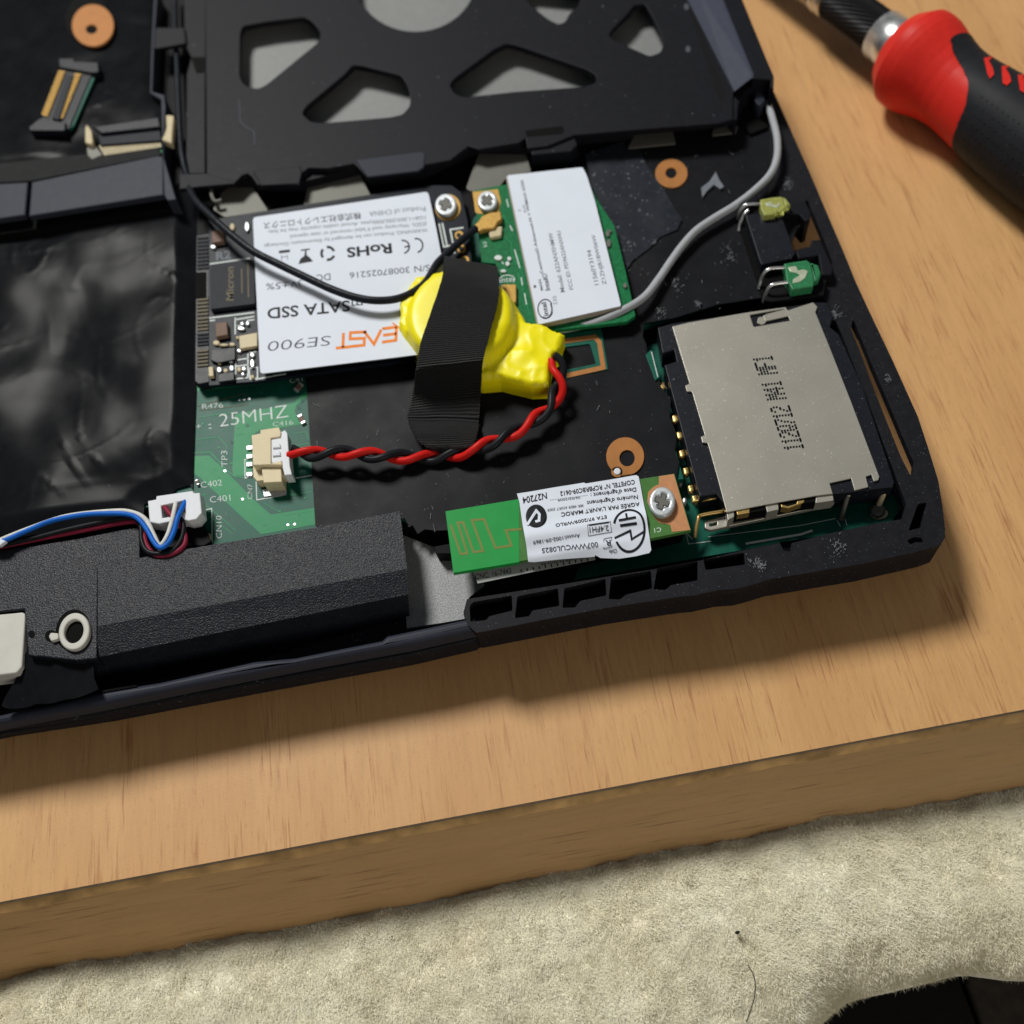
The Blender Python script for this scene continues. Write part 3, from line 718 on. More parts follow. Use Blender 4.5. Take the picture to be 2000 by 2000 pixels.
# connectors on the left cover
k1 = thing('board_connector', 'slanted slim connector with two rows of gold contacts', 'connector', *w1('A', 500,730), 4.2)
prism('body', w('A', 465,500, 700,545, 520,975, 300,930), 5.2, 4.2, m_blackp, k1, .15)
prism('end_cap', w('A', 440,440, 560,440, 560,462, 740,470, 745,540, 690,548, 450,505), 5.9, 4.2, m_blackp, k1, .2)
prism('end_cap', w('A', 215,960, 300,890, 495,925, 490,985, 225,985), 5.9, 4.2, m_blackp, k1, .2)
prism('center_bar', w('A', 505,565, 555,570, 445,905, 390,890), 5.9, 5.1, m_chip, k1, .15)
prism('board_edge', w('A', 690,570, 712,590, 560,940, 520,985), 4.9, 4.3, m_pcb, k1, .05)
def pins(name, a, b, c, d, n, zt, zb, m, parent, gap=.42):
    """n little contacts filling the quadrilateral a-b (one long side) / d-c (other), joined as one part"""
    v, f = [], []
    for i in range(n):
        t0, t1 = i/n, (i+1-gap)/n
        q = [on_line(a, b, t0), on_line(a, b, t1), on_line(d, c, t1), on_line(d, c, t0)]
        o = len(v); v += [P(x, y, zt) for x, y in q] + [P(x, y, zb) for x, y in q]
        f += [(o,o+1,o+2,o+3), (o,o+4,o+5,o+1), (o+1,o+5,o+6,o+2), (o+2,o+6,o+7,o+3), (o+3,o+7,o+4,o)]
    o = pydata(name, v, f, m, parent); o['kind'] = 'stuff'; return o
pins('gold_contacts', w1('A', 440,535), w1('A', 310,870), w1('A', 355,885), w1('A', 490,540), 18, 5.6, 5, m_goldpad, k1, .5)
pins('gold_contacts', w1('A', 565,555), w1('A', 425,890), w1('A', 470,900), w1('A', 610,560), 18, 5.6, 5, m_goldpad, k1, .5)
pins('solder_legs', w1('A', 645,565), w1('A', 490,950), w1('A', 515,990), w1('A', 690,575), 20, 5.0, 4.3, m_silk, k1, .45)
k2 = thing('ribbon_socket', 'wide ribbon cable socket with cream legs and metal ends', 'connector', *w1('A', 960,1050), 4)
prism('flap', w('A', 690,955, 1200,880, 1215,955, 760,1005), 6.2, 5.2, m_blackp, k2, .4)
prism('body', w('A', 735,1010, 1205,950, 1222,1060, 755,1095), 5.4, 4, m_chip, k2, .3)
prism('board_edge', w('A', 1000,1140, 1215,1085, 1225,1150, 1100,1165), 4.3, 3.9, m_pcbl, k2)
pins('socket_legs', w1('A', 745,1100), w1('A', 1212,1045), w1('A', 1222,1108), w1('A', 790,1172), 24, 4.9, 4.2, m_ivory, k2, .3)
prism('end_clip', rnd(w('A', 640,1075, 640,960, 655,935, 690,985, 700,1070, 690,1090), 3), 6, 4.2, m_ivory, k2, .3)
prism('end_clip', rnd(w('A', 1250,865, 1312,870, 1300,1000, 1295,1085, 1218,1052, 1240,1010, 1255,960), 3), 6, 4.2, m_ivory, k2, .3)
prism('solder_tab', rnd(w('A', 650,1110, 720,1095, 780,1165, 690,1205, 655,1170), 3), 4.9, 4.2, m_tab, k2, .3)

# ================================================================ storage card
sd = thing('storage_card', 'solid state drive card with a white label and orange logo', 'storage card', 650, 560, 1.5)
ZS = 3.0
prism('board', [(408,430), (560,405), (840,362), (882,362), (900,375), (913,430), (926,560), (932,660), (800,703), (497,745), (408,753)], ZS, ZS-.9, m_ssd, sd, .05)
edge = prism('edge_connector', w('T', 110,385, 238,365, 238,1770, 130,1790, 95,1760, 105,900), 2.6, .3, m_blackp, sd, .2)
for (y0, y1, nn, mm_) in ((400,720,9,m_chip), (985,1160,5,m_goldink), (1165,1300,4,m_goldink), (1310,1440,4,m_chip), (1470,1640,5,m_goldink)):
    pins('contact_row', w1('T', 120,y0), w1('T', 120,y1), w1('T', 225,y1-10), w1('T', 225,y0-10), nn, 2.85, 2.4, mm_, edge, .5)
prism('gap', w('T', 105,735, 205,730, 205,970, 105,975), 2.75, 2.4, m_hole, edge)
lab = prism('label', rnd([(493.5,424.5), (836,374), (851,440), (874,560), (888,684), (508,730)], 7), 4.7, 4.5, m_label, sd, .05)
prism('label_core', rnd([(503,438), (828,392), (868,560), (878,670), (516,715)], 5), 4.48, ZS, m_black, sd)
ZL = 4.72
for s, p0, p1, up, m, b in (('SE900', (1145,1180), (675,1225), (1135,1255), m_inkg, -.012), ('MSATA SSD'[1:], (1285,915), (665,975), (1290,995), m_ink, .018), ('m', (1385,905), (1300,912), (1385,975), m_ink, 0),
    ('S/N 30087025216', (1890,645), (1285,705), (1895,690), m_inkg, 0), ('RoHS', (1600,485), (1262,520), (1608,555), m_ink, .03), ('\u00b15%', (825,775), (655,788), (826,823), m_inkg, 0), ('3V', (925,760), (838,772), (930,805), m_inkg, 0), ('DC', (1140,710), (1035,722), (1142,760), m_inkg, 0),
    ('Product of CHINA', (1855,203), (1432,245), (1862,240), m_inkl, 0), ('\u682a\u5f0f\u4f1a\u793e\u30a8\u30ec\u30af\u30c8\u30ed\u30cb\u30af\u30b9', (1370,252), (635,330), (1375,292), m_inkg, .01),
    ('1GB=1,000,000,000bytes. Actual usable capacity may be less.', (1858,275), (668,388), (1862,302), m_inkl, 0), ('(ESD). Warranty void if label removed or case opened.', (1866,322), (828,422), (1870,350), m_inkl, 0),
    ('WARNING: Product can be damaged by Electrostatic Discharge', (1874,370), (640,492), (1878,396), m_inkl, 0)):
    try: txt(s, w1('G', *p0), w1('G', *p1), w1('G', *up), ZL, m, lab, bold=b)
    except Exception as ex: print('text', s, ex)
def gp(x, y): return w1('G', x, y)
# EAST in line strokes, orange
line('lettering', [w('G', 1640,1115, 1540,1128, 1540,1130), w('G', 1640,1115, 1635,1215, 1530,1230), w('G', 1638,1165, 1538,1178),
   w('G', 1525,1135, 1470,1245, 1395,1148), w('G', 1415,1152, 1292,1158, 1290,1205, 1398,1200, 1395,1252, 1182,1275), w('G', 1235,1270, 1240,1160)], 5.6, ZL, m_orange, lab)
line('lettering', [w('G', 1670,1128, 1610,1085)], 3, ZL, m_orange, lab)
def arc(k, cx, cy, rx, ry, a0, a1, n=16): return [w1(k, cx+rx*math.cos(math.radians(a0+(a1-a0)*i/n)), cy+ry*math.sin(math.radians(a0+(a1-a0)*i/n))) for i in range(n+1)]
line('approval_mark', [arc('G', 1790,500, 48, 52, -105, 80), arc('G', 1690,510, 46, 48, -105, 80), w('G', 1735,505, 1700,512)], 3, ZL, m_ink, lab)
line('recycling_mark', [arc('G', 1122,560, 48, 48, a, a+80) for a in (20, 140, 260)], 5, ZL, m_ink, lab)
flats('bin_mark', [w('G', 900,640, 1010,620, 985,590, 965,575, 945,578, 915,600), w('G', 945,580, 950,530, 960,530, 962,578), w('G', 918,532, 985,522, 985,532, 920,542)], ZL, m_ink, lab)
flats('bin_mark', [w('G', 752,540, 835,530, 836,550, 754,560)], ZL, m_ink, lab); line('bin_mark', [w('G', 770,575, 775,615), w('G', 815,570, 818,608), w('G', 770,588, 820,582)], 1.2, ZL, m_inkl, lab)
# small parts on the bare strip of the card
mem = prism('memory_chip', rnd(w('T', 244,660, 650,608, 668,640, 668,1030, 244,1082), 2), ZS+1.1, ZS, m_chip, sd, .1)
txt('Micron', w1('T', 465,1000), w1('T', 462,680), w1('T', 395,1000), ZS+1.13, m_goldink, mem, bold=.02)
line('lettering', [w('T', 545,930, 540,700), w('T', 605,970, 600,640)], 2.5, ZS+1.13, m_goldink, mem)
for p in (w('T', 255,345, 365,325, 372,438, 262,455), w('T', 290,1212, 400,1198, 410,1320, 297,1343)): prism('capacitor', p, ZS+1.2, ZS, m_cap, sd, .15)
prism('crystal', w('T', 512,1330, 690,1298, 690,1428, 522,1455), ZS+.9, ZS, m_ivory, sd, .2)
for p in (w('T', 250,1462, 480,1440, 480,1555, 312,1588, 250,1560), w('T', 320,1690, 470,1670, 470,1748, 322,1768)): prism('small_chip', p, ZS+.8, ZS, m_blackp, sd, .1)
for x, y, rx, ry in ((270,490,6,4), (450,300,5,7), (590,300,5,10), (300,1395,7,5), (370,1415,10,3), (450,1410,6,4), (325,1580,4.5,4), (435,1568,4.5,3.5), (328,1650,5.5,6), (388,1658,4.5,4.5), (445,1635,5,6),
   (515,1470,5,4), (545,1215,4,4), (595,1212,4,4.5), (535,1260,8,4), (640,1510,5,5), (640,1590,5,9), (515,1645,4.5,5), (560,1640,5,4.5), (550,1690,4,4), (640,1715,4,4), (500,1345,3.5,3.5)):
    prism('solder_joint', circ(*w1('T', x, y), rx, ry, 12), ZS+.55, ZS, m_solder if (x+y) % 3 else m_ivory, sd, .25)
prism('capacitor', w('T', 225,1625, 270,1620, 275,1710, 230,1715), ZS+.9, ZS, m_ivory, sd, .15)
line('silk_outline', [w('T', 240,655, 620,600), w('T', 235,1165, 660,1112), w('T', 480,1160, 480,1320), w('T', 660,1745, 960,1690), w('T', 480,1180, 660,1150), w('T', 490,1480, 480,1740, 600,1725, 600,1500), w('T', 610,1490, 680,1480), w('T', 240,1190, 290,1185),
   w('T', 500,1560, 600,1545), w('T', 490,1620, 600,1605), w('T', 610,1640, 690,1630, 690,1730, 620,1740, 610,1640), w('T', 500,1240, 560,1230), w('T', 590,1190, 660,1180)], 2.6, ZS+.03, m_silk, sd)
txt('R2', w1('T', 300,620), w1('T', 440,600), w1('T', 300,545), ZS+.03, m_inkl, sd, bold=.02)
line('silk_outline', [w('H', 415,335, 450,510, 500,500), w('H', 535,560, 500,380, 600,365), w('H', 440,330, 475,500)], 3, ZS+.03, m_silk, sd)
for x, y in ((567,422), (585,525), (610,610)):
    prism('plated_hole', circ(*w1('H', x, y), 8.5, 8.5, 20), ZS+.08, ZS, m_goldpad, sd, 0, [circ(*w1('H', x-4, y), 4.6, 4.6, 14)])
prism('screw_pad', circ(*w1('H', 482,212), 25, 26, 32), ZS+.1, ZS, m_goldpad, sd, .03)

# ================================================================ wireless card
wc = thing('wireless_card', 'green wireless card under a white label with an oval logo', 'wireless card', 1080, 490, 1.5)
prism('board', [(925,372), (1000,358), (1140,335), (1165,388), (1200,441), (1222,530), (1241,616), (1225,628), (1040,650), (1000,600), (985,560), (968,515), (941,512), (934,453)], ZS, ZS-.9, m_pcbw, wc, .05)
q = w('U', 62,135, 952,38, 1000,130, 1100,440, 1408,1675, 432,1893)
prism('shield_can', [(x-2.5, y+2) if i in (0, 5) else (x, y+1.5) for i, (x, y) in enumerate(q)], 4.3, ZS, m_can, wc, .15)
wl = prism('label', rnd(q, 4), 4.42, 4.3, m_label, wc, .04)
ZW = 4.44
for s, p0, p1, up, m, b in (('Centrino\u00ae Advanced-N + WiMAX 6250', (490,1290), (250,190), (458,1300), m_inkg, .02), ('Intel\u00ae', (570,1490), (530,1290), (515,1495), m_inkg, .02), ('MAIN', (490,1490), (460,1360), (460,1495), m_inkg, .02), ('1', (408,1460), (402,1430), (380,1462), m_inkg, .01),
   ('2', (225,560), (220,535), (195,562), m_inkl, .01), ('AUX', (290,575), (270,480), (262,580), m_inkl, .01), ('Model: 622ANXHMW', (745,1510), (595,810), (695,1515), m_inkl, .01), ('FCC ID: PD9622ANXHU', (845,1480), (690,790), (800,1485), m_inkl, .01),
   ('11S60Y3194', (1145,1425), (1050,1015), (1095,1430), m_inkg, 0), ('Z1ZHJB1BW06W', (1235,1420), (1100,835), (1190,1425), m_inkg, 0), ('235', (655,1660), (640,1555), (612,1665), m_inkl, 0)):
    txt(s, w1('U', *p0), w1('U', *p1), w1('U', *up), ZW, m, wl, bold=b)
line('oval_logo', [arc('U', 515,1710, 88, 112, 20, 330, 28)], 2.2, ZW, m_ink, wl)
line('oval_logo', [arc('U', 520,1715, 72, 104, -40, 120, 20)], 2.6, ZW, m_ink, wl)
txt('intel', w1('U', 552,1788), w1('U', 520,1628), w1('U', 498,1800), ZW, m_ink, wl, bold=.02)
prism('screw_pad', w('H', 668,95, 860,75, 882,165, 866,250, 720,262, 690,250), ZS+.1, ZS, m_goldpad, wc, .03)
prism('antenna_port', rnd(w('H', 885,792, 998,790, 1000,925, 970,942, 935,920, 885,870), 3), ZS+.9, ZS, m_goldpad, wc, .2)
prism('antenna_port', rnd(w('H', 790,405, 820,360, 893,352, 885,425, 800,442), 3), ZS+.9, ZS, m_ivory, wc, .25)
for x, y, a, b in ((862,590,8,5), (945,597,4,4), (932,635,4.5,4.5), (900,690,6,3)): prism('solder_pad', circ(*w1('H', x, y), a, b, 12), ZS+.4, ZS, m_silk, wc, .15)
txt('intel', w1('H', 875,782), w1('H', 985,770), w1('H', 868,740), ZS+.03, m_silk, wc)
line('oval_mark', [arc('H', 930,758, 56, 34, 200, 395, 20)], 1.6, ZS+.03, m_silk, wc)
txt('P2', w1('H', 750,512), w1('H', 748,470), w1('H', 775,510), ZS+.03, m_silk, wc)
line('silk_dashes', [w('H', 925,150, 940,210), w('H', 985,530, 1025,670), w('H', 1035,740, 1045,800), w('H', 1060,860, 1075,945), w('H', 950,350, 970,390), w('H', 890,620, 900,640)], 2, ZS+.03, m_silk, wc)
line('copper_line', [w('H', 920,440, 960,480, 965,560, 1000,640), w('H', 1000,560, 1060,780), w('H', 1010,700, 1100,1020), w('H', 900,270, 935,330)], 1.6, ZS+.02, m_pcbl, wc)
for x, y, a, b in ((1695,480,5,8), (1690,410,4,6), (1820,800,4,5), (1700,390,5,3), (1850,960,5,4)): prism('solder_pad', circ(*w1('H', x, y), a, b, 10), ZS+.4, ZS, m_tab, wc, .12)

# ================================================================ card reader
cr = thing('card_reader', 'nickel shielded memory card slot with a stamped dotted code', 'card reader', 1500, 800, -3.4)
prism('board', w('J', 20,420, 300,300, 1600,1350, 1640,1430, 1570,1530, 880,1640, 640,1690, 60,1790, -420,1880, -380,1790, 260,1640, 300,1500), -3.4, -4.3, m_pcb, cr, .05)
ZC = 2.6
body = prism('body', w('J', 112,288, 205,262, 700,190, 1110,130, 1180,130, 1215,215, 1195,285, 1250,330, 1400,660, 1530,1050, 1600,1260, 1590,1290, 1440,1308, 1330,1322, 1200,1338, 560,1440, 480,1335, 375,1352, 290,1040, 155,525, 232,500, 215,428, 142,450), ZC-.45, -2.6, m_blackp, cr, .15)
spring = w('J', 690,208, 905,170, 922,184, 772,212, 790,248, 932,216, 946,245, 715,285)
sh = prism('shield', w('J', 203,282, 300,258, 680,192, 915,160, 930,180, 1088,130, 1116,158, 1103,192, 1200,430, 1330,760, 1505,1225, 1500,1246, 1470,1255, 1455,1213, 1420,1225, 1436,1290, 1350,1312, 1328,1236, 1192,1266, 1212,1332, 1108,1345, 868,1388, 788,1402, 592,1440, 545,1450, 488,1235, 430,1030, 425,1015, 392,1010, 384,975, 408,965, 330,700, 322,690, 296,690, 285,655, 312,640), ZC, ZC-.35, m_shield, cr, .08, [rnd(spring, 2)])
for q_ in (w('J', 545,1450, 592,1440, 592,1478, 552,1500), w('J', 788,1402, 868,1388, 872,1432, 800,1448), w('J', 1108,1345, 1212,1332, 1218,1375, 1104,1392)):
    prism('front_flange', q_, ZC-.38, -.6, m_shield, cr, .08)
prism('window_back', w('J', 590,1438, 1110,1343, 1108,1380, 595,1470), ZC-.5, -.6, m_hole, cr)
prism('inner_spring', w('J', 605,1440, 690,1425, 688,1452, 612,1465), ZC-.3, .5, m_gold, cr, .1)
prism('inner_spring', w('J', 885,1400, 930,1412, 985,1396, 990,1380, 1035,1372, 1030,1388, 930,1425, 890,1418), ZC-.3, .5, m_gold, cr, .1)
fb = prism('front_bar', rnd(w('J', 405,1505, 540,1472, 1150,1372, 1228,1352, 1222,1398, 1120,1420, 440,1562, 408,1552), 4), -.6, -1.6, m_shield, cr, .15, [rnd(w('J', 435,1520, 485,1508, 485,1530, 438,1540), 2), rnd(w('J', 1140,1385, 1200,1372, 1200,1388, 1142,1400), 2)])
prism('spring_blade', rnd(w('J', 735,258, 745,222, 775,222, 790,205, 915,172, 918,196, 800,222, 790,260, 765,272), 3), ZC-.1, ZC-.4, m_shield, cr, .05)
for x, y in ((140,655), (170,757), (220,860), (248,965), (264,1080), (290,1190), (320,1300), (345,1365)):
    g = prism('contact', rnd(w('J', x-22,y-22, x+14,y-28, x+24,y+14, x+8,y+30, x-14,y+22), 3), -.3, -1.5, m_gold, cr, .4)
for x, y in ((178,940), (205,1045), (222,1150), (255,1255), (280,1375), (190,880)): prism('solder_joint', circ(*w1('J', x, y), 5, 7, 10), -2, -3.4, m_solder, cr, .4)
for pts in (w('J', 335,1385, 420,1370, 500,1358, 515,1385, 540,1450), w('J', 345,1610, 365,1500, 385,1470, 520,1445), w('J', 885,1405, 930,1420, 980,1405, 985,1385), w('J', 620,1455, 690,1440)):
    tube('solder_clip', [(x, y, .4 if i else -.6) for i, (x, y) in enumerate(pts)], .32, m_gold, cr)
tube('solder_pin', [(*w1('J', 1560,1245), 1.6), (*w1('J', 1540,1310), 0), (*w1('J', 1500,1410), -2.6)], .5, m_ivory, cr)
prism('solder_joint', circ(*w1('J', 1500,1432), 15, 13, 20), -2.2, -3.4, m_tab, cr, .6)
prism('solder_pad', circ(*w1('J', 1505,1458), 17, 11, 20), -3.2, -3.4, m_ivory, cr)
tube('solder_pin', [(*w1('J', 1310,1330), .8), (*w1('J', 1290,1400), -1), (*w1('J', 1265,1500), -3)], .45, m_tab, cr)
tube('solder_pin', [(*w1('J', 1235,1330), 1.6), (*w1('J', 1310,1290), 1.6), (*w1('J', 1310,1350), .6)], .35, m_ivory, cr)
line('silk_bar', [w('J', 665,1648, 1010,1590, 1085,1565)], 4.2, -3.36, m_silk, cr)
line('silk_outline', [w('J', 330,1620, 290,1580, 305,1650, 450,1632), w('J', 430,1605, 1000,1535, 1230,1490), w('J', 1240,1500, 1260,1540), w('J', 1290,1490, 1300,1530)], 1.3, -3.36, m_silk, cr)
DOT = {'1': '00100 01100 00100 00100 00100 00100 01110', '2': '01110 10001 00001 00110 01000 10000 11111', '7': '11111 00001 00010 00100 00100 01000 01000', 'Q': '01110 10001 10001 10001 10101 10010 01101',
  'M': '10001 11011 10101 10101 10001 10001 10001', '4': '00010 00110 01010 10010 11111 00010 00010', 'F': '11111 10000 10000 11110 10000 10000 10000'}
dv, df = [], []
code = '112Q712 M41 MF1'
base_a, base_b = Vector(w1('V', 960,1905)), Vector(w1('V', 545,715)); top_a = Vector(w1('V', 735,1925))
for ci, ch in enumerate(code):
    if ch == ' ': continue
    for r_, row in enumerate(DOT[ch].split()):
        for c_, bit in enumerate(row):
            if bit == '1':
                t = (ci + c_/5.6)/len(code); p = base_a + (base_b-base_a)*t + (top_a-base_a)*((6-r_)/6.0)
                b = len(dv); dv += [P(x, y, ZC+.025) for x, y in circ(p.x, p.y, 2.35, 2.35, 7)]; df.append(tuple(range(b, b+7)))
sc_ = pydata('stamped_code', dv, df, m_ink, sh)

# ================================================================ speaker module
sp = thing('speaker_module', 'textured black plastic speaker box along the front edge', 'speaker', 450, 1150, -4.1)
T = [(191,1107), (273,1090), (361,1073), (500,1051), (609,1032), (781,998)]
v = [(*p, 4) for p in T] + [(795,1111,4), (191,1223,4), (797,1161,2.6), (189,1284,2.6), (800,1165,2.2), (189,1288,2.2), (806,1218,-4), (189,1330,-4), (788,1060,-1), (786,1050,-4)]
solid('housing', [*v[:10], (800,1206,-4.05), (189,1330,-4.05), (775,1010,-4.05), (191,1117,-4.05), (470,1140,4)],
   [(0,1,2,14), (2,3,14), (3,4,14), (4,5,6,14), (6,7,14), (7,0,14), (7,6,8,9), (9,8,10,11), (5,12,10,8,6), (0,7,9,11,13), (5,4,3,2,1,0,13,12)], m_spk, sp)
ring_c = w1('M', 553,1286)
rh = circ(*ring_c, 31, 39, 36, .25)
prism('side_block', [(-120,1096), (8,1074), (145,1053), (250,1032), (273,1029), (273,1092), (191,1109), (189,1286), (150,1290), (55,1280), (47,1190), (-120,1208)], 3.4, -4.05, m_spk, sp, .25)
prism('pin_hole', circ(*w1('M', 238,1308), 7, 7.5, 16), 3.43, 3.2, m_hole, sp)
prism('ring_recess', rnd(circ(ring_c[0]-1, ring_c[1]-2, 33, 41, 32, .25), 1), 3.43, 3.3, m_hole, sp)
prism('tab_recess', circ(*w1('M', 385,1322), 12, 12, 20), 3.44, 3.3, m_hole, sp)
mr = thing('metal_eyelet', 'grey metal ring with a small tab beside the speaker box', 'eyelet', *ring_c, 3.2)
prism('ring', circ(ring_c[0]+1, ring_c[1], 30, 37, 40, .25), 4.3, 3.2, m_latch, mr, .3, [circ(ring_c[0]+.5, ring_c[1], 18, 23, 32, .3)])
prism('tab', rnd(w('M', 365,1325, 380,1295, 440,1300, 440,1345, 385,1362), 3), 4.2, 3.3, m_latch, mr, .2)
prism('ring_floor', circ(ring_c[0], ring_c[1], 19, 24, 24, .3), 3.5, 3.44, m_hole, mr)
lt = thing('metal_latch', 'pale bare metal block at the left beside the eyelet', 'metal block', 15, 1260, -4)
prism('plate', rnd(w('M', -400,1195, 130,1145, 172,1140, 192,1160, 165,1555, 125,1602, -400,1670), 4), 3.2, -1.2, m_latch, lt, .3)
cv = sheet('adhesive_film', w('M', 212,1472, 300,1455, 480,1450, 560,1440, 690,1400, 722,1368, 716,1640, 742,1722, 560,1790, 60,1872, 15,1852, 60,1740, 150,1600), 1.5,
   lambda x, y, d: 1.6*max(0, ns(x*2.2+y*.5, y*.4, .16, 4)) + 1.0*(y-P(90,1320,1.5).y)*.12, .9, m_gloss, None, .2)
setp(cv, 'smoky black adhesive film folded over the speaker box corner', 'film')

# ================================================================ bluetooth card
bt = thing('bluetooth_card', 'small green radio board with a wrinkled white approval label', 'circuit board', 1080, 980, .8)
ZBT = 3.0
prism('board', w('L', 225,800, 690,722, 690,1120, 275,1188), ZBT, ZBT-1, m_bt, bt, .06)
prism('board_end', w('L', 690,722, 1450,597, 1665,563, 1770,920, 1525,970, 690,1115), ZBT-.01, ZBT-1, m_bt2, bt, .06)
prism('copper_pad', w('L', 1568,580, 1662,566, 1765,918, 1650,930, 1640,886, 1570,872, 1530,830, 1495,740, 1500,680, 1535,645, 1568,630), ZBT+.06, ZBT-.1, m_copperpink, bt, .02)
line('antenna_trace', w('L', 705,912, 606,920, 640,1016, 540,1030, 468,850, 392,856, 462,1050, 402,1056, 336,870, 302,872, 362,1064, 322,1070, 258,885), 4.6, ZBT+.03, m_tan, bt)
txt('C1', w1('L', 1580,900), w1('L', 1538,908), w1('L', 1583,928), ZBT+.02, m_silk, bt)
pe = P(*w1('L', 1000,1010), ZBT); pf = P(*w1('L', 1000,640), ZBT)
de = P(*w1('L', 1500,972), ZBT) - P(*w1('L', 760,1098), ZBT); de.normalize(); dn = Vector((-de.y, de.x, 0))
pref = P(*w1('L', 760,1098), ZBT)
def lab_z(x, y):
    s = (x-pref.x)*dn.x + (y-pref.y)*dn.y      # distance behind the fold
    t = (x-pref.x)*de.x + (y-pref.y)*de.y
    flat = ZBT+.35 + .10*ns(x, y, .25, 3)
    flat += .8*math.exp(-((s-3.9)/1.7)**2)
    if s < 0: flat -= min(.7*-s, 2.0) * (1.0 if t < 10 else max(.35, 1-(t-10)*.08))
    return flat
bo_ = w('L', 675,690, 900,652, 1095,620, 1110,626, 1425,573, 1440,582, 1452,640, 1490,850, 1520,1035, 1508,1052, 1430,1070, 1320,1080, 1200,1076, 1165,1062, 1165,1070, 960,1090, 780,1112, 745,1112, 735,1020, 710,880, 690,740)
bl = sheet('label', bo_, ZBT+.35, lambda x, y, d: lab_z(x, y)-ZBT-.35, .55, m_label, bt, .1)
zp = lambda x, y: lab_z(x, y) + .09
for s, p0, p1, up, m in (('COFETEL N\u00b0 RCPBRBC09-0612', (1320,95), (518,222), (1325,142), m_ink), ('Date d\'agr\u00e9ment :', (1335,178), (845,240), (1340,220), m_ink), ('Num\u00e9ro d\'agr\u00e9ment', (1355,258), (805,325), (1360,300), m_ink), ('MR 4809 ANRT 2009', (765,358), (380,408), (768,385), m_inkl), ('.......06/05/2009.......', (815,258), (410,310), (818,285), m_inkl),
   ('AGR\u00c9E PAR L\'ANRT MAROC', (1372,335), (528,450), (1378,378), m_ink), ('ETA 97/2009/WRLO', (1018,488), (468,578), (1023,530), m_ink), ('N27204', (372,230), (112,285), (378,298), m_ink), ('2.4FH1', (1040,605), (835,630), (1045,655), m_inkg), ('Anatel:1002-09-1869', (730,690), (228,768), (735,722), m_inkg), ('007WWCUL0825', (925,765), (320,835), (930,815), m_inkg), ('R', (1062,742), (1005,750), (1068,800), m_ink), ('Chile', (1130,828), (1045,840), (1134,862), m_inkg)):
    txt(s, w1('W', *p0), w1('W', *p1), w1('W', *up), ZBT+.4, m, bl, zf=zp, bold=.008)
def zline(segs, wpx, m, name):
    o = line(name, segs, wpx, ZBT+.4, m, bl)
    off = Vector(); p = o
    while p: off += Vector(p.location); p = p.parent
    for vtx in o.data.vertices:
        c = (vtx.co + off)/MM
        vtx.co.z = zp(c.x, c.y)*MM - off.z
    return o
zline([w('W', 830,608, 1045,575), ], 2.4, m_ink, 'mark_bar')
zline([w('W', 815,605, 1060,568, 1075,665, 825,708, 815,605), w('W', 990,735, 1075,715, 1078,812, 988,830, 990,735)], 1, m_inkg, 'mark_box')
zline([arc('W', 1262,640, 166, 214, 195, 505, 44)], 4.2, m_ink, 'approval_mark')
zline([w('W', 1105,725, 1275,648, 1290,735, 1425,655)], 3.6, m_ink, 'approval_mark')
zline([w('W', 1165,605, 1345,580), w('W', 1150,555, 1335,522)], 4.4, m_ink, 'approval_mark')
zline([w('W', 1240,535, 1228,470)], 4, m_ink, 'approval_mark')
# round tick mark: dark disc with a pale hooked stroke left open
def tick_mesh():
    ring_o = [Vector(p) for p in circ(*w1('W', 262,492), 20.5, 23.6, 40)]
    v = [P(p.x, p.y, ZBT+.4) for p in ring_o]; v = [(p.x, p.y, zp(p.x, p.y)) for p in v]
    return pydata('tick_disc', v, [tuple(range(40))], m_ink, bl)
tick_mesh()
o = zline([w('W', 165,590, 262,432, 296,470, 292,540, 252,552)], 5.2, m_label, 'tick_stroke')
for vtx in o.data.vertices: vtx.co.z += .12*MM
# lower strip of label hanging below the board
lo = prism('label_strip', w('L', 398,1178, 742,1118, 780,1112, 835,1075, 1162,1062, 1168,1104, 780,1180, 428,1254), 1.2, 1.1, m_label2, bt)
txt('CNC: 16-7443', w1('L', 415,1232), w1('L', 640,1190), w1('L', 412,1198), 1.24, m_ink, lo)
txt('01020300R24101H 04', w1('L', 1125,1078), w1('L', 825,1130), w1('L', 1130,1092), 1.24, m_ink, lo)
line('bar_code', [w('L', 700+i*38,1165-i*6.2, 704+i*38,1182-i*6.2) for i in range(12)], 2.4, 1.24, m_ink, lo)

# ================================================================ screws
def screw(px, py, r, z, label, rot, ry=None, h=1.1):
    t = thing('screw', label, 'screw', px, py, z, 'silver cross head screws holding the cards')
    ry = ry or r
    cross = []
    a, b = .17, .52
    for x, y in ((a,-b), (a,-a), (b,-a), (b,a), (a,a), (a,b), (-a,b), (-a,a), (-b,a), (-b,-a), (-a,-a), (-a,-b)):
        c, s = math.cos(rot), math.sin(rot); cross.append((px + r*(x*c-y*s), py + ry*(x*s+y*c)))
    prism('head', circ(px, py, r, ry, 40), z+h, z, m_zinc, t, .42, [rnd(cross, 1.2, 2)], 4, True)
    lo_ = loft('cross_recess', rnd(cross, 1.2, 2), z+h*.99, [(px+(x-px)*.35, py+(y-py)*.35) for x, y in rnd(cross, 1.2, 2)], z+h*.35, m_tab, t)
    return t
screw(*w1('H', 466,188), 21.3, ZS+.1, 'silver cross head screw on the storage card corner', .35, 21.5)
screw(*w1('H', 780,158), 19.6, ZS+.1, 'silver cross head screw on the wireless card gold pad', .8, 19.5)
screw(*w1('L', 1589,737), 25.8, ZBT+.06, 'largest silver screw fixing the small radio board', .35, 29.5, 1.3)

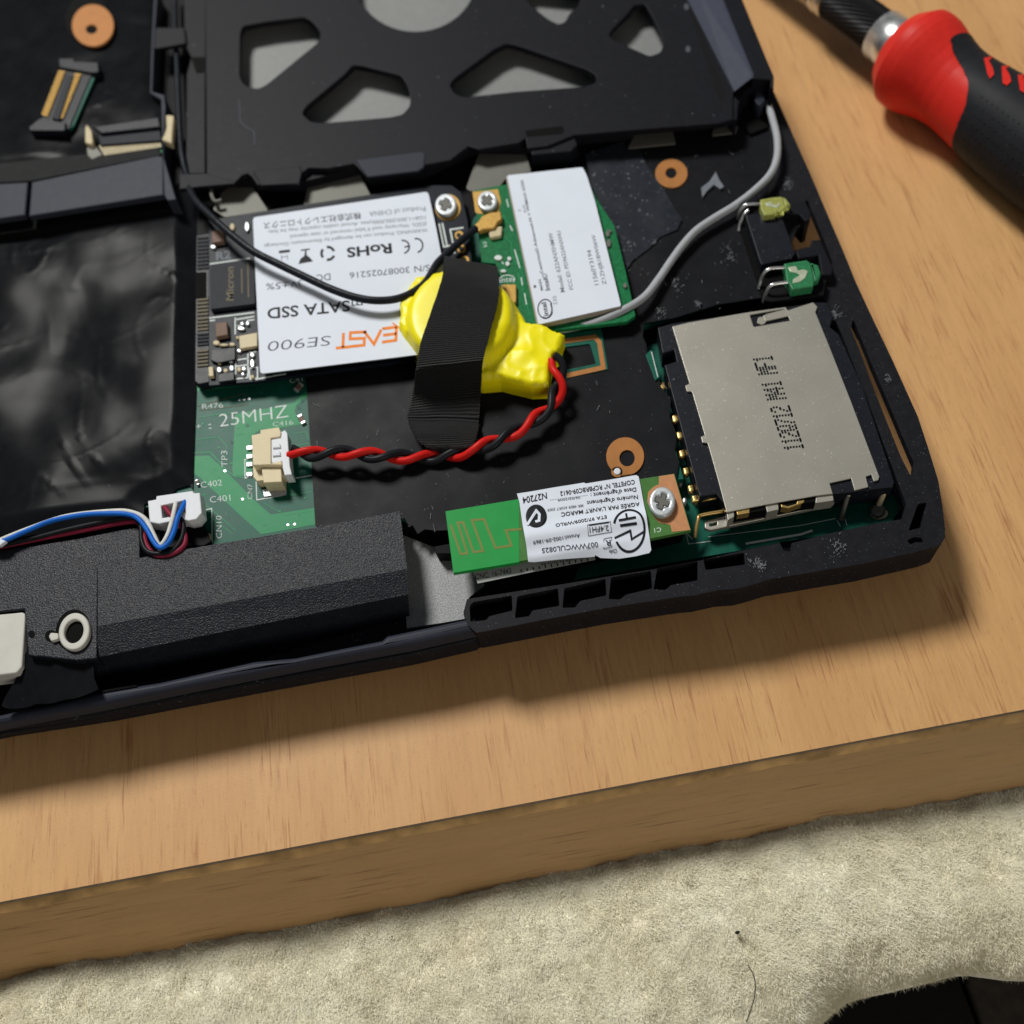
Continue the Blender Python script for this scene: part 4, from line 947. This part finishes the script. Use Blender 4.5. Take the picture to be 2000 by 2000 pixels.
# ================================================================ coin battery with twisted leads
cb = thing('coin_battery', 'coin cell in yellow shrink wrap with red and black leads', 'battery', 900, 650, .5)
bout = w('H', 122,1000, 132,1080, 113,1150, 160,1222, 250,1335, 330,1420, 520,1500, 740,1532, 880,1520, 960,1542, 1110,1577, 1245,1572, 1255,1440, 1282,1342, 1312,1330, 1362,1180, 1280,1150, 1200,1110, 1075,1097, 1055,1050, 990,948, 870,872, 780,820, 640,790, 430,742, 240,790, 215,830)
cc = P(*w1('H', 590,1120), 4); cr_ = (P(*w1('H', 590,1120), 4) - P(*w1('H', 190,1120), 4)).length
fold = [P(*w1('H', 940,1260), 5), P(*w1('H', 1060,1330), 5), P(*w1('H', 1180,1430), 5), P(*w1('H', 1130,1200), 5), P(*w1('H', 1280,1480), 5)]
def bat_z(x, y, d):
    dx, dy = x-cc.x, (y-cc.y)*.86
    r = math.hypot(dx, dy)/cr_
    coin = 4.3*(1/(1+math.exp((r-1.0)*26)))
    e = min(d/.7, 1); e = math.sqrt(max(0, 1-(1-e)**2))
    tail = (1.5 + .25*(x-P(*w1('H', 900,1300), 5).x)*-.25)*e
    bumps = 0
    for i, p in enumerate(fold):
        g = math.exp(-((x-p.x)**2+(y-p.y)**2)/ (3.2 if i != 1 else 5)); bumps += g*(.45 if i in (1, 4) else -.5 if i == 0 else .25)
    rr_ = 1-abs(ns(x+y*.5, y-x*.4, .22, 9)); wr = (.10*ns(x, y, .2, 4) + .26*rr_**18)*(1 if r > .95 else .05)
    return max(tail, coin*e + (.3 if r < 1 else 0)) + e*(bumps*(1 if r > .8 else .2) + wr)
sheet('shrink_wrap', bout, 4.2, bat_z, .55, m_yellow, cb, 3.6)
cp_ = [(567,882,3.4), (590,885,3.6), (609,887,3.8), (640,885,3.9), (673,885,3.9), (738,890,3.8), (816,893,2.0), (860,892,1.4), (921,880,2.8), (955,867,3.4), (980,856,3.6), (1023,834,3.6), (1050,815,3.7), (1073,797,3.8), (1087,770,4.2), (1093,740,4.8), (1088,712,5.4), (1080,698,5.6)]
cen = spline([P(*p) for p in cp_], 14)
acc = [0]
for i in range(1, len(cen)): acc.append(acc[-1] + (cen[i]-cen[i-1]).length)
pitch = 10.9; RW = .72
def helix(ph):
    out = []
    for i, p in enumerate(cen):
        t = (cen[min(i+1, len(cen)-1)] - cen[max(i-1, 0)]).normalized()
        up = Vector((0,0,1)); sd_ = t.cross(up).normalized(); u2 = sd_.cross(t)
        a = 2*math.pi*acc[i]/pitch + ph
        k = 1.0
        if acc[i] > acc[-1]-9: k = 1 + .25*math.sin((acc[i]-acc[-1]+9)/9*math.pi)
        out.append(p + (sd_*math.cos(a)*1.18 + u2*math.sin(a)*.72)*RW*k)
    return out
tube3('red_lead', helix(.15), RW, m_red, cb)
tube3('black_lead', helix(math.pi+.15), RW, m_wire, cb)
pg = prism('plug', w('K', 690,420, 752,405, 768,362, 798,345, 816,372, 835,620, 850,682, 795,688, 772,600, 695,595), 3.9, 1, m_white, cb, .15)
for y in (455, 515): prism('plug_rib', w('K', 700,y, 760,y-6, 764,y+22, 704,y+28), 4.25, 3.8, m_white, pg, .15)

# ---------------------------------------------------------------- cloth tape
rows = [((868,500),(973,522),7.2), ((866,520),(974,545),9.0), ((864,541),(975,572),10.0), ((855,570),(972,592),10.1), ((843,605),(966,618),10.0), ((832,638),(960,638),10.0), ((822,668),(955,660),9.9), ((816,700),(947,688),9.6), ((813,718),(944,704),9.1),
  ((811,732),(942,716),7.8), ((809,750),(941,733),6.0), ((805,775),(940,758),3.8), ((800,797),(938,785),2.4), ((796,813),(936,812),2.0), ((797,822),(935,826),1.7), ((802,835),(934,838),2.9), ((810,850),(930,854),3.9), ((820,864),(926,868),3.6), ((838,876),(921,879),2.8), ((868,888),(912,887),1.8), ((886,898),(902,892),1.0)]
cl = spline([P(*a, z) for a, b, z in rows], 5); cr2 = spline([P(*b, z) for a, b, z in rows], 5)
tv, tf, uvs = [], [], []
NU = 28; alen = [0]
for i in range(1, len(cl)): alen.append(alen[-1] + (cl[i]-cl[i-1]).length)
for i in range(len(cl)):
    for j in range(NU+1):
        u = j/NU; p = cl[i].lerp(cr2[i], u)
        k = i/len(cl)
        p = p + Vector((0, 0, .25*ns(p.x, p.y, .22, 40) + (.35*math.sin(u*math.pi) if k > .45 else .1)))
        if i in (0, len(cl)-1) or j in (0, NU): p = p + Vector((.12*ns(i*3.1, j*2.7, 1, 1), .18*ns(i*2.3, j*3.3, 1, 2), 0))
        tv.append(p); uvs.append((u, alen[i]/45))
for i in range(len(cl)-1):
    for j in range(NU): a = i*(NU+1)+j; tf.append((a, a+NU+1, a+NU+2, a+1))
tp = pydata('cloth_tape', tv, tf, m_cloth, None, True)
uvl = tp.data.uv_layers.new(name='UVMap')
for lp in tp.data.loops: uvl.data[lp.index].uv = uvs[lp.vertex_index]
md = tp.modifiers.new('thick', 'SOLIDIFY'); md.thickness = .22*MM; md.offset = -1
setp(tp, 'strip of black woven cloth tape holding the yellow battery down', 'tape')
lv = []
for i in range(46):
    t = random.random()
    a = cl[-1-int(t*22)] if random.random() < .5 else cr2[-1-int(t*30)]
    d = Vector((random.uniform(-1,1), random.uniform(-1,.4), random.uniform(0,.5)))*random.uniform(.3, .9)
    lv.append((a, a+d))
fv, ff = [], []
for a, b in lv:
    o = len(fv); s = Vector((.03, .02, 0)); fv += [a-s, a+s, b]; ff.append((o, o+1, o+2))
fy = pydata('frayed_threads', fv, ff, m_wire, tp); fy['kind'] = 'stuff'

# ================================================================ cables
ac = thing('antenna_cable', 'black glossy antenna lead crossing the white drive label', 'cable', 620, 540, 3)
tube('jacket', [(*w1('A', 1400,1320), 4), (378,386,6.2), (415,425,7.4), (453,459,7.8), (495,491,7.8), (544,516,7.6), (596,541,7.4), (648,565,7.4), (699,582,7.4), (746,587,7.2), (790,579,6.8), (829,554,6.2), (853,516,5.6), (874,495,5.2), (905,466,4.6), (930,446,4.2)], .78, m_coax, ac)
pl_ = prism('coaxial_plug', rnd(w('H', 678,345, 715,312, 738,275, 800,248, 882,240, 892,300, 860,322, 835,368, 745,380, 718,394), 3), ZS+1.5, ZS+.3, m_goldpad, ac, .3)
tube('lead_in_channel', [(*w1('A', 1318,-80), 4.2), (*w1('A', 1322,190), 4.2), (*w1('A', 1332,400), 4.2), (*w1('A', 1345,700), 4.2), (*w1('A', 1358,1000), 4.2), (*w1('A', 1375,1180), 4.2), (*w1('A', 1405,1305), 4.2), (*w1('A', 1440,1400), 4.8)], .7, m_coax, ac)
gc = tube('antenna_cable', [(1496,196,2), (1501,207,2.4), (1509,233,3), (1518,272,3.4), (1517,310,3.2), (1504,341,3), (1475,371,2.8), (1436,401,2.6), (1395,426,2.4), (1360,450,2.3), (1334,478,2.2), (1311,509,2.2), (1285,547,2.4), (1257,581,2.8), (1215,607,3.2), (1164,629,2.6), (1112,641,2.0), (1070,647,1.6)], .76, m_grey)
setp(gc, 'light grey antenna lead curving beside the right case edge', 'cable')
hn = thing('wire_harness', 'white plug with blue, white, black and maroon wires', 'wire harness', 330, 990, 0)
prism('plug', w('M', 1115,302, 1176,290, 1180,265, 1450,225, 1465,242, 1508,240, 1522,392, 1482,440, 1422,452, 1380,440, 1200,475, 1128,462), 4.6, 1.6, m_white, hn, .2, [w('M', 1215,340, 1390,300, 1400,400, 1225,430)])
prism('slot_back', w('M', 1205,335, 1400,295, 1410,410, 1215,440), 2.6, 1.7, m_ivory, hn)
prism('socket', w('M', 1180,470, 1470,440, 1560,520, 1590,610, 1540,640, 1400,640, 1200,660), 1.4, 0, m_black, hn, .1)
prism('solder_tab', rnd(w('M', 1555,540, 1590,550, 1590,620, 1530,630), 2), .9, 0, m_ivory, hn, .2)
def hw(name, m, pts, z): tube(name, [(*w1('M', x, y), z if isinstance(z, (int, float)) else z[i]) for i, (x, y) in enumerate(pts)], .44, m, hn, 8)
hw('maroon_wire', m_maroon, [(-60,660), (250,598), (600,530), (960,462), (1060,480), (1085,560), (1115,650), (1180,712), (1290,705), (1380,650), (1400,580), (1360,480), (1290,410), (1240,345)], [3.6]*4+[4, 4.2, 4.2, 4.2, 4.2, 4.2, 4.2, 4.3, 4.5, 4.2])
hw('black_wire', m_wire, [(-60,655), (250,585), (600,498), (960,430), (1055,470), (1070,600), (1110,680), (1200,702), (1300,680), (1370,590), (1385,480), (1340,400)], [4.2]*4+[4.5]*7+[4.2])
hw('white_wire', m_wwire, [(-60,625), (200,520), (500,420), (850,380), (1000,390), (1100,445), (1160,560), (1205,640), (1262,570), (1300,450), (1330,310)], [5]*4+[5.2]*6+[4.2])
hw('blue_wire', m_blue, [(-60,625), (40,600), (220,520), (400,450), (620,408), (800,398), (950,402), (1040,435), (1110,520), (1160,610), (1210,655), (1270,620), (1315,530), (1345,420), (1400,305)], [5.4]*7+[5.6]*7+[4.2])
prism('cable_sleeve', w('M', -80,560, 20,590, 45,605, 0,640, -80,650), 5.9, 5, m_label, hn, .3)

# ================================================================ indicator lights
lb = thing('light_holder', 'black plastic holder block carrying two indicator lights', 'holder', *w1('I', 1170,820), -4)
prism('block', w('I', 985,650, 1255,640, 1310,790, 1365,950, 1340,985, 1110,1032, 1092,990), 3.2, -4, m_blackp, lb, .2)
prism('side_block', w('I', 1262,640, 1395,652, 1442,705, 1475,690, 1482,640, 1440,545, 1330,560), 2.4, -4, m_frame, lb, .2)
prism('bracket', w('I', 1368,925, 1475,893, 1490,846, 1555,840, 1652,1058, 1640,1105, 1565,1110, 1540,960, 1390,988), 2.6, -4, m_frame, lb, .25)
prism('side_groove', w('I', 985,655, 930,700, 960,800, 1085,1180, 1120,1310, 1560,1260, 1560,1180, 1110,1040), .75, .3, m_hole, lb)
prism('cradle', w('I', 1130,1300, 1150,1215, 1330,1190, 1560,1130, 1600,1150, 1580,1260, 1180,1310), 2.2, -4, m_black, lb, .2)
for nm, lbl, bodyp, lensp, leads, mm_, inn in (
  ('yellow', 'pale yellow indicator light nearest the grey antenna lead', w('I', 1100,538, 1185,522, 1265,515, 1290,600, 1250,640, 1225,632, 1210,650, 1130,660, 1106,610), w('I', 1262,518, 1300,528, 1335,580, 1290,605, 1285,600),
    [[(1105,575,3.6), (1040,575,3.6), (985,585,3.4), (950,625,2.4), (930,690,.6)], [(1010,620,3), (975,660,2.4), (950,720,1.2), (940,780,.4)]], m_ledy, w('I', 1140,565, 1180,555, 1190,575, 1230,580, 1240,560, 1255,575, 1225,600, 1190,595, 1150,590)),
  ('green', 'clear green indicator light beside the memory card slot', w('I', 1280,1022, 1350,1010, 1450,995, 1478,1015, 1510,1150, 1500,1195, 1340,1220, 1322,1180, 1300,1150), w('I', 1475,1012, 1540,1028, 1562,1092, 1545,1150, 1505,1165),
    [[(1285,1055,4.2), (1180,1062,4.2), (1135,1090,3.6), (1105,1150,2), (1090,1215,.6)], [(1325,1163,4.2), (1210,1178,4.2), (1165,1205,3.6), (1140,1260,2), (1125,1315,.6)]], m_ledg, w('I', 1310,1050, 1370,1040, 1385,1075, 1430,1065, 1460,1080, 1440,1130, 1400,1160, 1345,1170, 1350,1140, 1400,1110, 1380,1095, 1330,1085))):
    t = thing('indicator_light', lbl, 'indicator light', *bodyp[0], 2.2, 'indicator lights in the side holder')
    prism('body', bodyp, 4.6, 2.4, mm_, t, .25)
    prism('lens', rnd(lensp, 3), 4.2, 2.7, mm_, t, .5)
    prism('lead_frame', inn, 4.7, 4.5, m_ledin, t, .05)
    for ld in leads: tube('lead', [(*w1('I', x, y), z) for x, y, z in ld], .33, m_steel, t)

# ================================================================ screwdriver
sw = thing('screwdriver', 'ratchet screwdriver with a red collar and black rubber grip', 'screwdriver', *w1('E', 1300,600), ZT)
ZA = ZT + 10.6
A0, A1 = P(*w1('E', 645,100), ZA), P(*w1('E', 1690,880), ZA)
ax = (A1-A0).normalized(); sx = ax.cross(Vector((0,0,1))).normalized(); up = Vector((0,0,1))
def ax_at(x, y):
    p = P(*w1('E', x, y), ZA); return (p-A0).dot(ax)
def lathe(name, prof, m, seg=48, keep=None, sub=1):
    pr = []
    for i in range(len(prof)-1):
        for j in range(sub): t = j/sub; pr.append((prof[i][0]*(1-t)+prof[i+1][0]*t, prof[i][1]*(1-t)+prof[i+1][1]*t))
    pr.append(prof[-1])
    v, f = [], []
    for s, r in pr:
        for j in range(seg):
            a = 2*math.pi*j/seg; v.append(A0 + ax*s + (sx*math.cos(a) + up*math.sin(a))*r)
    for i in range(len(pr)-1):
        for j in range(seg):
            if keep and not keep((pr[i][0]+pr[i+1][0])/2, 2*math.pi*(j+.5)/seg): continue
            f.append((i*seg+j, i*seg+(j+1) % seg, (i+1)*seg+(j+1) % seg, (i+1)*seg+j))
    return pydata(name, v, f, m, sw, True)
u_k0, u_k1 = ax_at(360,60), ax_at(790,290)
u_r0 = ax_at(1048,375); u_rb = ax_at(1120,430); u_n = ax_at(1290,560); u_end = ax_at(2600,1400)
RK, RC, RB, RN, RG = 4.7, 5.6, 11.3, 8.5, 10.6
lathe('bit_holder', [(u_k0-40, 0), (u_k0-40, 3.6), (u_k0-4, 4.0), (u_k0-4, 0)], m_bronze)
lathe('ring', [(u_k0-4, 3.8), (u_k0-3.6, 4.9), (u_k0-2.2, 4.9), (u_k0-1.9, 4.0)], m_chrome)
lathe('ring', [(u_k0-1.7, 4.0), (u_k0-1.3, 4.9), (u_k0-.2, 4.9), (u_k0, 4.0)], m_chrome)
kn = lathe('knurled_sleeve', [(u_k0, RK*.9), (u_k0+.3, RK), (u_k1-.3, RK), (u_k1, RK*.9)], m_knurl, 64, None, 14)
kc = Vector(kn.location)
for i_, vt in enumerate(kn.data.vertices):
    ring_i, seg_i = divmod(i_, 64)
    if 14 <= ring_i <= 28 and (ring_i + seg_i) % 2:
        g = (vt.co + kc + Vector(sw.location))/MM - A0; g = g - ax*g.dot(ax); vt.co += g.normalized()*.28*MM
kn.data.polygons.foreach_set('use_smooth', [False]*len(kn.data.polygons))
lathe('steel_collar', [(u_k1, RK*.85), (u_k1+.2, RC), (u_r0+3, RC+.3), (u_r0+3, 3)], m_chrome)
span = u_n - u_r0
prof = [(u_r0-1.2, RC+.2), (u_r0-.3, RC+3.2), (u_r0+1.2, 9.9), (u_r0+3.0, 11.2), (u_r0+4.8, RB), (u_r0+6.4, 11.15), (u_r0+8.0, 10.75), (u_r0+10, 10.1), (u_r0+12, 9.5), (u_r0+14.5, 9.0), (u_r0+17, 8.85), (u_r0+20, 9.0), (u_r0+24, 9.4), (u_r0+30, 10.0), (u_r0+40, RG), (u_r0+70, RG)]
def rad(s):
    for i in range(len(prof)-1):
        if prof[i][0] <= s <= prof[i+1][0]:
            t = (s-prof[i][0])/(prof[i+1][0]-prof[i][0]); return prof[i][1]*(1-t)+prof[i+1][1]*t
    return RG
def on_handle(x, y):
    """place along and round the handle that is seen at a picture pixel"""
    best = None; d = (P(*w1('E', x, y), ZT) - CAM).normalized()
    for i in range(150):
        for j in range(90):
            s_, a = u_r0 + i*.28, 2*math.pi*j/90
            nrm = sx*math.cos(a) + up*math.sin(a); p = A0 + ax*s_ + nrm*rad(s_)
            if nrm.dot(d) > .12: continue
            e = (p-CAM).cross(d).length
            if best is None or e < best[0]: best = (e, s_, a)
    return best[1], best[2]
bpts = sorted((a if a < 4.7 else a-2*math.pi, s_) for s_, a in (on_handle(*q_) for q_ in ((1388,282), (1350,350), (1400,410), (1500,490), (1522,580), (1515,680), (1480,830), (1420,985))))
def bound(a):
    # where red gives way to rubber, by angle round the handle (pi/2 is up)
    if a > 4.7: a -= 2*math.pi
    if a <= bpts[0][0]: return bpts[0][1]
    for (a0_, s0_), (a1_, s1_) in zip(bpts, bpts[1:]):
        if a <= a1_: t = (a-a0_)/max(a1_-a0_, 1e-6); t = t*t*(3-2*t); return s0_*(1-t)+s1_*t
    return bpts[-1][1]
_tab = [bound(math.radians(i)) for i in range(-90, 270)]
_tab = [sum(_tab[max(0, min(359, i+j))] for j in range(-9, 10))/19 for i in range(360)]
def bound(a):
    i = (math.degrees(a) + 90) % 360; k = int(i); t = i-k
    return _tab[k]*(1-t) + _tab[(k+1) % 360]*t
lathe('red_collar', prof, m_dred, 120, lambda s, a: s < bound(a)+.6, 16)
lathe('rubber_grip', [(s, r+.14) for s, r in prof], m_grip, 180, lambda s, a: s >= bound(a), 24)
for kx in range(4):
    q_ = [(1620+kx*130, 455+kx*60), (1690+kx*130, 440+kx*60), (1660+kx*130, 470+kx*58), (1690+kx*128, 520+kx*58), (1700+kx*128, 580+kx*56), (1672+kx*128, 600+kx*56), (1645+kx*128, 575+kx*56)]
    v = []
    for x, y in q_:
        s_, a = on_handle(x, y); v.append(A0 + ax*s_ + (sx*math.cos(a) + up*math.sin(a))*(rad(s_)+.42))
    pydata('grip_mark', v, [(0,1,2), (0,2,3,6), (3,4,5,6)], m_dred, sw)
v, f = [], []
for i in range(7):
    for j in range(26):
        a = math.pi*(.30 - .055*i); s = u_r0 + 25 + j*1.5 + (i % 2)*.75; r = rad(s) + .1
        if s < bound(a) + 3: continue
        c = A0 + ax*s + (sx*math.cos(a) + up*math.sin(a))*r; nrm = (sx*math.cos(a) + up*math.sin(a)); tt = nrm.cross(ax)
        b = len(v); v += [c+ax*.3, c+tt*.3, c-ax*.3, c-tt*.3, c+nrm*.3]; f += [(b,b+1,b+4), (b+1,b+2,b+4), (b+2,b+3,b+4), (b+3,b,b+4)]
nb = pydata('grip_dots', v, f, m_grip, sw, True); nb['kind'] = 'stuff'

# ================================================================ loose lint
fv, ff = [], []
for i in range(130):
    px, py = random.uniform(400, 1340), random.uniform(700, 1060)
    if random.random() < .45: px, py = random.uniform(1150, 1480), random.uniform(280, 620)
    L_ = random.uniform(.15, .5) if random.random() < .85 else random.uniform(.8, 1.8)
    a = random.uniform(0, 6.28); p = P(px, py, .75); d = Vector((math.cos(a), math.sin(a), 0)); s = Vector((-d.y, d.x, 0))*.035
    o = len(fv); fv += [p-s, p+s, p+d*L_+s*.6+Vector((0,0,.1)), p+d*L_-s*.6+Vector((0,0,.1))]; ff.append((o, o+1, o+2, o+3))
for cx_, cy_, rr_, n_ in ((*w1('I', 860,960), 14, 40), (*w1('I', 465,1185), 13, 36), (*w1('I', 355,1400), 10, 26), (*w1('I', 110,890), 12, 22), (*w1('I', 1290,420), 10, 20), (*w1('I', 630,1330), 8, 14), (*w1('J', 1225,210), 9, 60), (*w1('R', 275,660), 9, 40), (*w1('D', 1115,1390), 9, 30), (*w1('R', 250,640), 10, 30), (*w1('R', 760,545), 16, 40), (*w1('J', 1560,620), 6, 20)):
    for i in range(n_):
        px, py = cx_ + random.gauss(0, rr_*.55), cy_ + random.gauss(0, rr_*.6)
        L_ = random.uniform(.12, .6); a = random.gauss(1.0, .7); p = P(px, py, .98 if px < 1300 else .7); d = Vector((math.cos(a), math.sin(a), 0)); s_ = Vector((-d.y, d.x, 0))*random.uniform(.015, .045)
        o = len(fv); fv += [p-s_, p+s_, p+d*L_+s_, p+d*L_-s_]; ff.append((o, o+1, o+2, o+3))
ln = pydata('lint', fv, ff, m_lint); setp(ln, 'tiny pale lint fibres scattered on the black film', kind='stuff')
